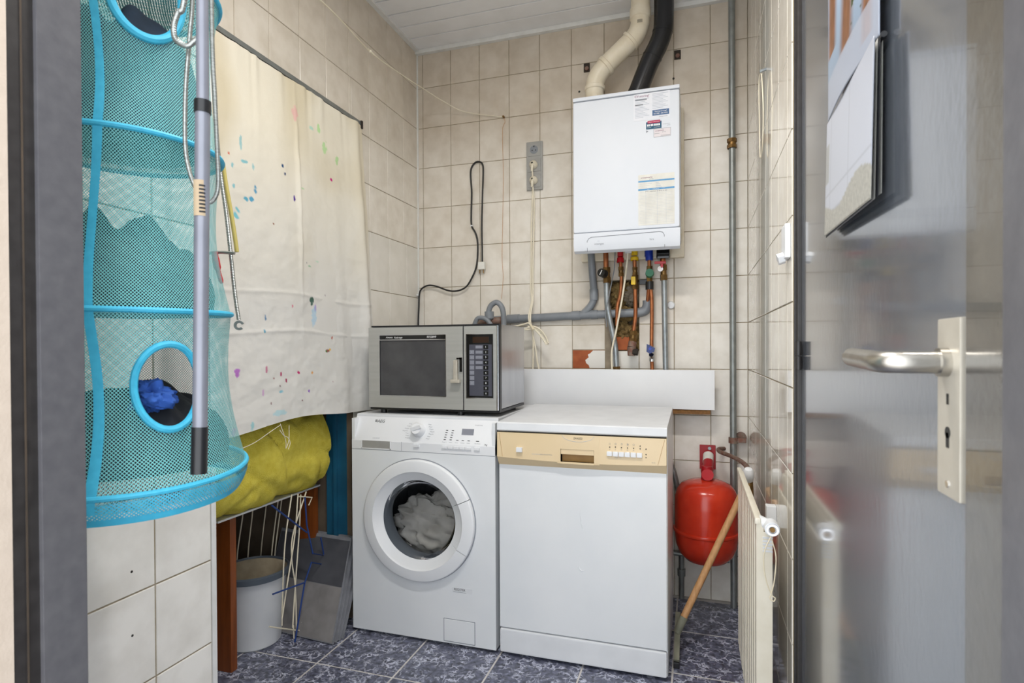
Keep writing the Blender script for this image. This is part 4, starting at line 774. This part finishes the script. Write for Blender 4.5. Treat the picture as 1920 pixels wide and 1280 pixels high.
v = ra.add('valve', MB().tube(smooth_path([(.150, 1.52, .682), (.160, 1.50, .682), (.172, 1.485, .680)], 4), .013, 14).cyl((.172, 1.495, .680), (.172, 1.462, .679), .0165), 'white_plastic'); ra.add('valve_ring', MB().lathe([(.0135, 0), (.0135, .006), (.009, .006), (.009, .001)], (.172, 1.462, .679), (0, -1, 0), 24), 'chrome', parent=v); ra.add('valve_core', MB().cyl((.172, 1.4625, .679), (.172, 1.4575, .679), .006), 'brass', parent=v)
v = ra.add('thermostat_cap', MB().lathe([(0, .030), (.012, .028), (.018, .018), (.019, 0), (.016, -.02), (.012, -.03)], (.174, 2.125, .664), (0, -.4, .9), 20), 'white_plastic'); ra.add('valve_body', MB().cyl((.176, 2.135, .65), (.178, 2.12, .59), .014), 'brass'); ra.add('wall_bracket', MB().box(.19, XR, 1.75, 1.78, .60, .66, .003), 'white_plastic')
ra.add('foot_pipe', MB().cyl((.182, 1.56, 0), (.182, 1.56, .10), .008), 'rusty')
single('heating_pipe', MB().tube(smooth_path([(.120, 2.64, .668), (.096, 2.60, .672), (.100, 2.56, .667), (.135, 2.50, .664), (.165, 2.38, .668), (.178, 2.26, .672), (.178, 2.17, .672)], 6), .0085, 12), 'rusty', 'rusty bent pipe between riser pipe and radiator valve', 'pipe', (.1, 2.6, .66))
single('string', MB().tube(smooth_path([(.168, 1.455, .664), (.155, 1.455, .63), (.153, 1.455, .59), (.160, 1.455, .553), (.170, 1.455, .528), (.177, 1.455, .522), (.174, 1.455, .514), (.166, 1.455, .520), (.170, 1.455, .535), (.176, 1.455, .567), (.179, 1.455, .618), (.171, 1.455, .655)], 6), .0014, 6), 'string_cream', 'cream pull string looped over the near radiator valve', 'string', (.17, 1.455, .66))
t = Thing('hanging_loop', 'white cord loop hanging from a small hook on the right wall', 'cord', (.21, 2.0, 1.98)); t.add('hook', MB().cyl((XR, 1.985, 1.985), (.198, 1.985, 1.98), .005, n=8), 'zinc'); t.add('cord', MB().tube(smooth_path([(.203, 1.985, 1.978), (.203, 2.06, 1.985), (.205, 2.075, 1.88), (.206, 2.06, 1.735), (.205, 1.98, 1.745), (.204, 1.95, 1.85), (.203, 1.985, 1.972)], 6), .0018, 6), 'cable_white')
t = Thing('wall_holder', 'small white plastic holder on the right wall by the door frame', 'holder', (XR, 1.52, 1.33)); t.add('plate', MB().box(.204, XR, 1.498, 1.56, 1.318, 1.40, .003), 'white_plastic'); t.add('knob', MB().cyl((.206, 1.53, 1.322), (.192, 1.53, 1.318), .014, n=6), 'white_plastic')
br = Thing('floor_squeegee', 'wooden-handled floor wiper leaning between dishwasher and radiator', 'floor wiper', (-.05, 2.15, 0))
br.add('handle', MB().tube([(-.046, 2.165, .115), (.150, 2.30, .52), (.180, 2.32, .583)], [.0125, .0125, .012], 16), 'wood_stick'); br.add('ferrule', MB().cyl((-.063, 2.152, .075), (-.040, 2.169, .128), .013, .0155), 'broom_grey')
br.add('head', MB().obox((-.062, 2.145, .062), (0, .9, .43), (1, 0, 0), (0, -.43, .9), .10, .009, .013), 'broom_grey'); br.add('blade', MB().obox((-.062, 2.150, .048), (0, .9, .43), (1, 0, 0), (0, -.43, .9), .098, .003, .010), 'rubber'); br.add('end_clip', MB().box(-.073, -.052, 2.045, 2.07, .0, .022, .003), 'black_plastic')
for x, y, lab in ((-.058, 2.634, 'thin dark upright pipe behind the dishwasher side'), ):
    single('drain_riser', MB().cyl((x, y, 0), (x, y, .33), .012).tube(smooth_path([(x, y, .32), (x-.004, y, .42), (x-.03, y, .55), (x-.06, y, .62)], 5), .012, 12).cyl((x, y, .10), (x, y, .13), .017), 'steel_pipe', lab, 'pipe', (x, y, 0))
single('floor_pipe', MB().tube([(-.09, 2.61, .205), (.14, 2.61, .195)], .010, 12), 'steel_pipe', 'dark level pipe low on the wall under the red vessel', 'pipe', (0, 2.61, .2))

# ------------------------------------------------------------------ curtain on its rail
cr = Thing('curtain_rail', 'thin grey curtain rail on the left wall', 'curtain rail', (XL, 1.75, 2.04)); cr.add('rail', MB().box(XL, XL+.020, YS+.01, 2.10, 2.038, 2.054, .001), 'steel_pipe'); cr.add('end_cap', MB().box(XL-.001, XL+.026, 2.098, 2.108, 2.024, 2.056), 'rust_dark')
NU, NV = 300, 420
def cur(u, v):
    """u along the rail, v from the top down"""
    top = 1.14+.965*u; bot = 1.12+1.09*u
    y = top+(bot-top)*min(1, v*1.15)**1.2
    fold = (.0045*math.sin(u*80+9*noise.noise(V((u*9, 1, 1))))*(.5+noise.noise(V((u*14, 3, 1))))*math.exp(-v*9)+.005*math.sin(u*13+v*1.5+1)*(.3+.7*v)+.010*noise.noise(V((u*5, v*2.2, 2))))
    fold += .030*math.exp(-((u-.94)/.03)**2)*(.25+.75*v)+.010*math.exp(-((u-.56)/.010)**2)*math.exp(-((v-.35)/.25)**2)-.014*math.exp(-((u-.84)/.04)**2)*v
    cr_ = .003*noise.fractal(V((u*14, v*18, 6)), 1, 2, 3)
    for vv in (.63, .74): cr_ += .0025*math.exp(-((v-vv)/.006)**2)
    x = XL+.020+fold+cr_*(.3+v)
    z = 2.036-(1.186+.012*math.sin(u*9)-.012*u)*v
    return (max(x, XL+.012), y, z)
mb = MB().grid(cur, NU, NV); co = single('curtain', mb, 'painted_cotton', 'unbleached cotton curtain with paint splashes covering the alcove', 'curtain', (XL+.03, 1.75, .85))
pts = np.array(mb.v)[:, 1:]
base = np.array(lin('#e6dfcd')[:3]); dirty = np.array(lin('#cfc3a6')[:3]); white = np.array(lin('#dad8d3')[:3])
colr = np.zeros((len(pts), 3)); zz = pts[:, 1]
nzv = np.array([noise.noise(V((p[0]*5, p[1]*3.5, 3))) for p in pts])
k = np.clip((zz-1.25)/.6, 0, 1)[:, None]; colr = white*(1-k)+base*k; k2 = np.clip(nzv*1.6+.1, 0, .8)[:, None]*k; colr = colr*(1-k2)+dirty*k2  # lower part greyed by height: fall of light painted into the cloth colour
def splash(y, z, ry_, rz, h, a=.9, seed=1):
    d = ((pts[:, 0]-y)/ry_)**2+((pts[:, 1]-z)/rz)**2; s = np.where(d < 4)[0]
    for i in s:
        e = d[i]+1.3*noise.noise(V((pts[i, 0]*90, pts[i, 1]*90, seed)))
        m = max(0, min(1, (1.2-e)/.5))*a; colr[i] = colr[i]*(1-m)+np.array(lin(h)[:3])*m
SPL = [(1.679, 1.925, .014, .022, '#e79aa6', .5), (1.812, 1.918, .008, .018, '#a5d98a', .75), (1.852, 1.86, .014, .025, '#a9dc90', .7), (1.93, 1.84, .009, .016, '#a0d585', .7), (1.893, 1.752, .006, .007, '#c2187a', 1),
       (1.611, 1.722, .005, .007, '#1e4a78', 1), (1.622, 1.70, .004, .006, '#1e3a68', 1), (1.671, 1.63, .005, .010, '#4a2090', 1), (1.428, 1.735, .005, .022, '#6fb9c4', .7), (1.442, 1.685, .018, .005, '#5fb6c4', .8), (1.478, 1.678, .006, .011, '#5fb6c4', .7), (1.49, 1.61, .006, .012, '#2a8cb8', .9), (1.45, 1.572, .010, .006, '#3aa2c0', .9), (1.472, 1.575, .009, .008, '#2a98c0', .9), (1.415, 1.52, .011, .016, '#58b8c8', .85), (1.40, 1.60, .005, .006, '#5fb6c4', .8), (1.395, 1.66, .004, .010, '#5fb6c4', .8), (1.38, 1.69, .004, .004, '#d05a40', .9),
       (1.725, 1.675, .012, .003, '#9cd090', .7), (1.77, 1.905, .010, .006, '#86cdbc', .6), (1.775, 1.282, .012, .014, '#2f5a4a', .95), (1.80, 1.258, .007, .016, '#a080d0', .7), (1.79, 1.225, .014, .032, '#9cc8e4', .6), (1.53, 1.21, .004, .009, '#2a6a98', .9), (1.522, 1.165, .004, .005, '#2a90b0', .9), (1.873, 1.10, .012, .006, '#8a3a2a', .9), (1.885, 1.104, .006, .004, '#e0b020', .9), (1.862, 1.098, .005, .004, '#3a8a3a', .9),
       (1.41, 1.035, .010, .012, '#b060c0', .9), (1.53, 1.04, .004, .014, '#c05080', .8), (1.60, 1.025, .005, .008, '#b0205a', 1), (1.625, 1.0, .004, .006, '#9a1848', 1), (1.69, 1.025, .006, .005, '#c01a6a', 1), (1.77, 1.02, .006, .006, '#d8901a', .9), (1.563, 1.01, .003, .004, '#8a2a2a', 1), (1.592, .985, .004, .004, '#602a2a', 1), (1.60, .965, .011, .005, '#6ab8cc', .8), (1.515, .965, .006, .010, '#c88ac8', .7), (1.755, .955, .005, .006, '#8a50c0', .9), (1.59, .895, .03, .009, '#9ad0dc', .6), (1.465, .865, .006, .018, '#78c4cc', .7), (1.395, .855, .008, .012, '#e0a0d0', .7), (1.71, .925, .004, .003, '#703030', .9), (1.55, .93, .003, .003, '#703030', .9), (1.74, 1.415, .004, .004, '#2a2a4a', .9), (1.76, 1.405, .009, .003, '#7ab88a', .7), (1.81, 1.43, .010, .003, '#a8d8b8', .6), (1.57, 1.52, .003, .003, '#8a4a2a', .9), (1.66, 1.255, .003, .005, '#d0607a', .8), (1.86, 1.31, .003, .005, '#5a2a5a', .8), (1.90, 1.15, .004, .006, '#b84a2a', .8), (1.90, .98, .003, .004, '#8a2a4a', .8)]
for k, sp_ in enumerate(SPL): splash(*sp_, seed=k+.5)
at = co.data.color_attributes.new('paint', 'FLOAT_COLOR', 'POINT'); a4 = np.ones((len(pts), 4), dtype=np.float32); a4[:, :3] = colr; at.data.foreach_set('color', a4.ravel())
th = Thing('loose_thread', 'loose white threads dangling below the curtain hem', 'thread', (-1.30, 1.55, .85))
for p in ([(-1.315, 1.38, .80), (-1.31, 1.46, .815), (-1.31, 1.54, .842), (-1.31, 1.58, .855)], [(-1.31, 1.58, .86), (-1.305, 1.60, .80), (-1.305, 1.60, .775), (-1.305, 1.615, .80), (-1.305, 1.617, .85)], [(-1.308, 1.575, .84), (-1.305, 1.59, .82), (-1.305, 1.61, .81), (-1.305, 1.622, .79), (-1.305, 1.612, .77)]):
    th.add('strand', MB().tube(smooth_path(p, 6), .0011, 5), 'cable_white')

# ------------------------------------------------------------------ alcove contents
tb = Thing('side_table', 'brown wooden table with a thin white top in the alcove', 'table', (-1.75, 1.8, 0))
tb.add('top', MB().box(-2.08, -1.492, 1.50, 2.04, .535, .542, .001), 'white_dull'); tb.add('leg', MB().box(-1.600, -1.512, 1.570, 1.598, 0, .535, .002), 'wood_leg'); tb.add('leg', MB().box(-2.07, -1.98, 1.570, 1.598, 0, .535, .002), 'wood_leg'); tb.add('leg', MB().box(-1.58, -1.50, 2.015, 2.035, 0, .535, .002), 'wood_leg')
def blk(u, v):
    th = 2*math.pi*u; e = min(1, 2.2*math.sin(math.pi*min(max(v, .001), .999))**.55)
    y = 1.37+.665*v; cs, sn = math.cos(th), math.sin(th); sq = (abs(cs)**4+abs(sn)**4)**-.25
    n1 = noise.fractal(V((cs*1.1, sn*1.1, v*3.2)), 1.2, 2, 3); n2 = noise.noise(V((cs*1.5+4, sn*1.5+v*3, v*5)))
    rr = e*(1+.08*n1-.07*max(0, .22-abs(n2))*4)
    x = -1.60+.200*cs*sq**.5*rr; z = .715+.185*sn*sq**.5*rr
    return (min(x, -1.378), y, max(z, .5445) if x < -1.497 else max(z, .518+.02*noise.noise(V((v*6, 1, 2)))))
single('yellow_blanket', MB().grid(blk, 96, 90, True), 'blanket', 'yellow fleece blanket bundled on the table below the curtain', 'blanket', (-1.6, 1.7, .555))
bk = Thing('bucket', 'pale grey plastic bucket with a dark rim under the table', 'bucket', (-1.60, 1.815, 0)); bcx, bcy = -1.600, 1.775
bk.add('body', MB().lathe([(0, .004), (.090, .0), (.096, .006), (.118, .262), (.122, .272)], (bcx, bcy, 0), (0, 0, 1), 48), 'bucket'); bk.add('lining', MB().lathe([(.121, .272), (.114, .262), (.092, .012), (0, .010)], (bcx, bcy, 0), (0, 0, 1), 48), 'bucket_in'); bk.add('rim', MB().lathe([(.121, .256), (.129, .256), (.130, .276), (.122, .280), (.119, .272)], (bcx, bcy, 0), (0, 0, 1), 48), 'bucket_rim')
rk = Thing('drying_rack', 'folded white wire drying rack standing under the yellow blanket', 'drying rack', (-1.46, 1.8, 0))
RK = [[(1.573, .548), (1.545, .404)], [(1.618, .545), (1.594, .394)], [(1.685, .556), (1.655, .376)], [(1.747, .556), (1.708, .351)], [(1.767, .557), (1.723, .338)], [(1.821, .555), (1.781, .381), (1.764, .167), (1.761, .083)], [(1.847, .552), (1.826, .397), (1.781, .227), (1.752, .113)], [(1.901, .547), (1.822, .406), (1.813, .310), (1.831, .204), (1.837, .032)], [(1.873, .542), (1.863, .409), (1.835, .187), (1.820, .048)], [(1.853, .540), (1.931, .517), (1.910, .491)], [(1.690, .112), (1.870, .012), (1.867, .049)], [(1.824, .054), (1.827, .003)]]
for i, p in enumerate(RK):
    p3 = [(-1.452-.004*(i % 3), y, z) for y, z in p]
    if i < 5:
        kk = 1.205 if i < 3 else 1.137; xx = -1.46*kk
        p3 = [(xx, p[0][0]*kk+.006, .53)]+[(xx, y*kk, 1.106+(z-1.106)*kk) for y, z in p]+[(xx, p[-1][0]*kk-.005, .03)]
    rk.add('wire', MB().tube(smooth_path(p3, 6) if len(p3) > 2 and i not in (9, 10) else p3, .0026, 8), 'wire_white')
rk = Thing('wire_rack', 'blue bent wire frame behind the white drying rack', 'rack', (-1.43, 1.85, 0))
for p in ([(1.868, .535), (1.878, .423), (1.913, .301), (1.984, .269), (1.965, .348)], [(1.943, .151), (1.979, .234), (1.904, .269), (1.863, .206), (1.803, .004)], [(1.687, .233), (1.863, .206)], [(1.685, .551), (1.878, .395)]): rk.add('wire', MB().tube([(-1.437, y, z) for y, z in p], .0032, 8), 'wire_blue')
PLAB = ['dark slate-look floor panel at the front of the leaning stack', 'slate-look floor panel second in the leaning stack', 'slate-look floor panel third in the leaning stack', 'slate-look floor panel at the back of the leaning stack']
for k in range(4):
    a = V((-1.655, 1.865+.016*k, .003)); b = V((-1.290+.004*k, 1.832+.016*k, .003)); upv = V((-.035, .185+.012*k, .345-.004*k)).normalized()*(.385+.004*k); ex = (b-a).normalized(); nn = ex.cross(upv).normalized()
    t = Thing('floor_panel', PLAB[k], 'panel', tuple((a+b)/2), 'slate panels leaning beside the washing machine')
    L_ = (b-a).length; c = (a+b)/2+upv*.5
    t.add('board', MB().obox(c, ex, nn, upv, L_/2, .004, upv.length/2), 'slate_edge'); s_ = -1 if nn.y > 0 else 1
    if k == 0:
        t.add('dark_face', MB().obox((a+b)/2+upv*.74+nn*s_*.0045, ex, nn, upv, L_/2-.004, .0008, upv.length*.225), 'slate'); t.add('grey_face', MB().obox((a+b)/2+upv*.26+nn*s_*.0045, ex, nn, upv, L_/2-.004, .0008, upv.length*.25), 'slate_light')

# ------------------------------------------------------------------ hanging net organiser
og = Thing('hanging_organiser', 'turquoise mesh hanging organiser with clothes in its tiers', 'organiser', (-.935, .80, .86))
OC = (-.897, .716)
ZR = [.912, 1.168, 1.433, 1.70, 1.97]
def rad(z):
    """drum radius: wide at the rings, slightly pulled in between"""
    if z < ZR[0]: return .178-.016*((ZR[0]-z)/.044)**2
    for i in range(4):
        if z <= ZR[i+1]:
            t = (z-ZR[i])/(ZR[i+1]-ZR[i]); r0, r1 = (.176, .154, .142, .140, .140)[i:i+2]; return r0+(r1-r0)*t-.016*math.sin(math.pi*t)*(1 if i else .9)
    return .14
def net(fn, nu, nv, wu, hole=None):
    """diamond net: a thin frame around every staggered cell of the (u,v) surface"""
    vs, fs = [], []
    def P(a, b): return fn(a/nu, b/nv)
    for j in range(2*nv-1):
        off = .5 if j % 2 else 0
        for i in range(nu):
            ca, cb = i+off+.5, (j+1)*.5
            if hole and hole(ca/nu, cb/nv): continue
            o = len(vs); q = [(.5, 0), (0, .5), (-.5, 0), (0, -.5)]
            for s in (1, 1-wu):
                for da, db in q: vs.append(P(ca+da*s, cb+db*s))
            for k in range(4): fs.append((o+k, o+(k+1) % 4, o+4+(k+1) % 4, o+4+k))
    m = MB(); m.v = vs; m.f = fs; return m
z_lo, z_hi = .875, 1.93
def zoff(z, a): return .012*math.cos(a-2.4)*(.3+.7*min(1, max(0, (1.06-z)/.14)))
def osurf(u, v):
    z = z_lo+(z_hi-z_lo)*v; r = rad(z)*(1+.012*noise.noise(V((math.cos(6.283*u)*2, math.sin(6.283*u)*2, z*7)))); a = 2*math.pi*u
    return (OC[0]+r*math.cos(a), OC[1]+r*math.sin(a), z+zoff(z, a))
HOLE_A = -.33; hz_ = 1.056
def hole1(u, v):
    z = z_lo+(z_hi-z_lo)*v; a = (2*math.pi*u-HOLE_A+math.pi) % (2*math.pi)-math.pi
    return (a*rad(z)/.044)**2+((z-hz_)/.059)**2 < 1 or (((2*math.pi*u-HOLE_A+.12+math.pi) % (2*math.pi)-math.pi)*.142/.048)**2+((z-1.645)/.065)**2 < 1
og.add('net_body', net(osurf, 200, 212, .25, hole1), 'teal_net', kind='stuff')
def ringpath(z, r, n=64, tilt=0): return [(OC[0]+r*math.cos(2*math.pi*k/n), OC[1]+r*math.sin(2*math.pi*k/n), z+zoff(z, 2*math.pi*k/n)) for k in range(n)]
for z in ZR[:4]: og.add('hoop', MB().tube(ringpath(z, rad(z)+.001), .0045, 8, closed=True), 'teal_band')
og.add('bottom_skirt', net(lambda u, v: tuple(V(osurf(u, v*.030))+V((.002*math.cos(6.2832*u), .002*math.sin(6.2832*u), -.002*math.sin(25*u)))), 190, 6, .45), 'teal_band', kind='stuff')
og.add('bottom_band', MB().grid(lambda u, v: V(osurf(u, (v*.010)))+V((0, 0, -.004)), 64, 3, True), 'teal_band')
def dsurf(z, r, sag=.02):
    def fn(u, v): 
        a, b = 2*u-1, 2*v-1; x = a*math.sqrt(max(0, 1-b*b/2)); y = b*math.sqrt(max(0, 1-a*a/2))
        return (OC[0]+r*x, OC[1]+r*y, z-sag*(1-x*x-y*y)+.012*.3*(-.74*x+.67*y))
    return fn
for z in ZR[1:4]: og.add('tier_floor', net(dsurf(z, rad(z), .010), 50, 50, .52), 'teal_floor', kind='stuff')
og.add('base_net', net(dsurf(.879, .164, .010), 70, 70, .42), 'teal_net', kind='stuff')
def rimpath(zc, a_c, ha, hz2, n=48):
    out = []
    for k in range(n):
        t = 2*math.pi*k/n; z = zc+hz2*math.sin(t); r = rad(z)+.003; a = a_c+ha*math.cos(t)/r; out.append((OC[0]+r*math.cos(a), OC[1]+r*math.sin(a), z+zoff(z, a)))
    return out
og.add('opening_rim', MB().tube(rimpath(hz_, HOLE_A, .046, .062), .0055, 8, closed=True), 'teal_band'); og.add('opening_rim', MB().tube(rimpath(1.645, HOLE_A-.12, .050, .068), .0065, 8, closed=True), 'teal_band')
for da, zz0, zz1 in ((-.62, .890, 1.93),):
    og.add('side_seam', MB().grid(lambda u, v: (lambda z, a: (OC[0]+(rad(z)+.002)*math.cos(a), OC[1]+(rad(z)+.002)*math.sin(a), z+zoff(z, a)))(zz0+(zz1-zz0)*v, HOLE_A+da+(u-.5)*.085+.05*math.sin(v*14)), 4, 80), 'teal_band')
def heap(z0, h, seed, amp, fold, top=None, skew=(0, 0)):
    """pile filling a tier: bounded by the drum, lumpy on top"""
    def fn(u, v):
        a = 2*math.pi*u
        if v < .35: t = v/.35; rr = 1.0*t; zt = z0+.004; k = rr
        else:
            t = (v-.35)/.65; k = 1-t; zt = None
        rb = rad(z0+h*.4)-.012
        x, y = math.cos(a)*k, math.sin(a)*k
        if zt is None:
            n = noise.fractal(V((x*1.7+seed, y*1.7-seed, seed)), 1.3, 2.0, 2); f_ = fold*math.sin((x*5+y*8)+5*noise.noise(V((x*2, y*2, seed))))
            zt = z0+.004+h*math.sqrt(1-k**4)*(1+amp*n+f_+skew[0]*x+skew[1]*y)
        rb2 = min(rb, rad(max(z0, min(zt, z0+.25)))-.010)
        return (OC[0]+x*rb2, OC[1]+y*rb2, zt)
    return MB().grid(fn, 80, 60, True)
single('clothes_heap', heap(.914, .115, 2.2, .30, .06), 'cloth_dark', 'black clothes in the lowest tier of the mesh organiser', 'clothes', (OC[0], OC[1], .914))
single('blue_cloth', lump((OC[0]+.105, OC[1]-.045, 1.034), .034, .026, .024, 8.2, .55, 1.3, 64, 40, fold=.05), 'cloth_blue', 'bright blue cloth on the black clothes in the lowest tier', 'cloth', (OC[0]+.10, OC[1]-.045, 1.02))
single('clothes_heap', heap(1.172, .110, 4.4, .60, .05, skew=(-.1, -.1)), 'cloth_dark', 'dark heap lying in the middle tier of the mesh organiser', 'clothes', (OC[0], OC[1], 1.172))
single('clothes_heap', heap(1.437, .200, 5.9, .16, .05), 'cloth_bluegrey', 'blue-grey clothes filling the upper tier of the mesh organiser', 'clothes', (OC[0], OC[1], 1.437))

# telescopic pole and plumbing springs hanging in front of the wall end
po = Thing('telescopic_pole', 'grey telescopic pole with a black end hanging in front of the organiser', 'pole', (-0.6414, 0.6124, 0.9400))
po.add('lower_tube', MB().cyl((-0.6406, 0.6140, 0.9890), (-0.6356, 0.6190, 1.4330), .0094, n=24), 'pole_grey'); po.add('upper_tube', MB().cyl((-0.6356, 0.6190, 1.4246), (-0.6340, 0.6216, 2.0138), .0079, n=24), 'pole_grey'); po.add('collar', MB().cyl((-0.6358, 0.6188, 1.4263), (-0.6356, 0.6190, 1.4429), .0107, n=24), 'black_plastic'); po.add('end_grip', MB().cyl((-0.6414, 0.6124, 0.9384), (-0.6406, 0.6140, 1.0014), .0104, n=24), 'black_plastic')
lb = po.add('label', MB().lathe([(.0097, -.024), (.0097, .024)], (-0.6377, 0.6167, 1.3102), (0, 0, 1), 10, -1.9, -.1, ref=(1, 0, 0)), 'pole_label'); 
for k in range(8): po.add('barcode', MB().lathe([(.0099, -.020+.005*k), (.0099, -.0175+.005*k)], (-0.6377, 0.6167, 1.3102), (0, 0, 1), 6, -1.0, -.2, ref=(1, 0, 0)), 'black_print', parent=lb)
def coil(path, r, m, t, name, pitch=.0035):
    p = smooth_path(path, 8); L_ = [0]
    for a, b in zip(p, p[1:]): L_.append(L_[-1]+(b-a).length)
    n = max(2, int(L_[-1]/(pitch*.5))); q = []; R_ = []; j = 0
    for k in range(n+1):
        s = L_[-1]*k/n
        while j < len(p)-2 and L_[j+1] < s: j += 1
        f_ = (s-L_[j])/max(1e-9, L_[j+1]-L_[j]); q.append(p[j].lerp(p[j+1], f_)); R_.append(r*(1 if k % 2 else .84))
    return t.add(name, MB().tube(q, R_, 10), m)
hs = Thing('drain_spring', 'long looped metal drain-cleaning spring hanging by the wall end', 'spring', (-0.6757, 0.6429, 1.3185))
coil([(-0.6757, 0.6494, 1.8237), (-0.6796, 0.6462, 1.6124), (-0.6829, 0.6442, 1.5554), (-0.6881, 0.6416, 1.4878), (-0.6901, 0.6409, 1.4347), (-0.6895, 0.6409, 1.3894), (-0.6842, 0.6422, 1.3592), (-0.6763, 0.6442, 1.3369), (-0.6665, 0.6468, 1.3199), (-0.6560, 0.6501, 1.3153), (-0.6475, 0.6527, 1.3251), (-0.6448, 0.6540, 1.3441), (-0.6462, 0.6540, 1.3894), (-0.6494, 0.6540, 1.4648), (-0.6527, 0.6534, 1.5554), (-0.6540, 0.6534, 1.8237)], .0033, 'hose_metal', hs, 'spring')
h2 = Thing('drain_spring', 'short metal spring curled in a hook at the top beside the pole', 'spring', (-0.6757, 0.6265, 1.5304)); coil([(-0.6560, 0.6396, 1.8237), (-0.6783, 0.6324, 1.6039), (-0.6875, 0.6291, 1.5783), (-0.6934, 0.6271, 1.5593), (-0.6921, 0.6271, 1.5422), (-0.6849, 0.6291, 1.5337), (-0.6750, 0.6324, 1.5304), (-0.6665, 0.6350, 1.5363), (-0.6560, 0.6383, 1.5455)], .0042, 'hose_metal', h2, 'spring')
h3 = Thing('drain_spring', 'straight metal spring with a spanner-shaped end hanging before the curtain', 'spring', (-.953, 1.02, 1.17)); coil([(-1.02, 1.008, 2.2), (-1.011, 1.008, 1.849), (-1.007, 1.008, 1.732), (-1.0, 1.009, 1.603), (-.991, 1.011, 1.498), (-.979, 1.014, 1.404), (-.969, 1.016, 1.311), (-.961, 1.018, 1.229), (-.953, 1.020, 1.171)], .0045, 'hose_metal', h3, 'spring')
h3.add('claw', MB().lathe([(.0055, -.003), (.0105, -.003), (.0105, .003), (.0055, .003), (.0055, -.003)], (-.952, 1.02, 1.159), (.6, -1, 0), 20, -1.2, 3.9, ref=(0, 0, 1), cap=False), 'steel_pipe')
coil([(-1.011, .994, 1.316), (-.987, 1.002, 1.318), (-.955, 1.012, 1.316)], .0038, 'hose_metal', h3, 'side_spring')
single('plastic_tube', MB().tube(smooth_path([(-1.004, 1.032, 1.52), (-.998, 1.034, 1.475), (-.987, 1.037, 1.409), (-.978, 1.039, 1.35), (-.975, 1.04, 1.324)], 6), .0046, 10), 'hose_yellow', 'yellowed plastic tube behind the hanging springs', 'tube', (-.985, 1.035, 1.4))
single('brush_handle', MB().tube(smooth_path([(-.993, .995, 1.318), (-.990, .995, 1.303), (-.985, .996, 1.278), (-.977, .998, 1.250)], 5), [.0065]*5+[.0075]*5+[.005]*5+[.003], 10), 'valve_red', 'red handle end hanging behind the grey pole', 'handle', (-.985, .995, 1.3))

# ------------------------------------------------------------------ ceiling lamp (above the picture)
lx, ly_, lz = LAMP_POS
cl = Thing('ceiling_lamp', 'white ceiling lamp above the room', 'lamp', (lx, ly_, ZC)); cl.add('housing', MB().box(lx-.30, lx+.30, ly_-.07, ly_+.07, lz+.01, ZC-.002, .004), 'lamp_body'); cl.add('diffuser', MB().box(lx-.29, lx+.29, ly_-.06, ly_+.06, lz, lz+.012, .003), 'lamp_glow')
ld = bpy.data.lights.new('lamp_light', 'AREA'); ld.shape = 'RECTANGLE'; ld.size = .56; ld.size_y = .11; ld.energy = LAMP_W; ld.color = (1, .975, .94)
lo = bpy.data.objects.new('lamp_light', ld); COL.objects.link(lo); lo.parent = cl.o; lo.location = (0, 0, lz-.004-ZC)
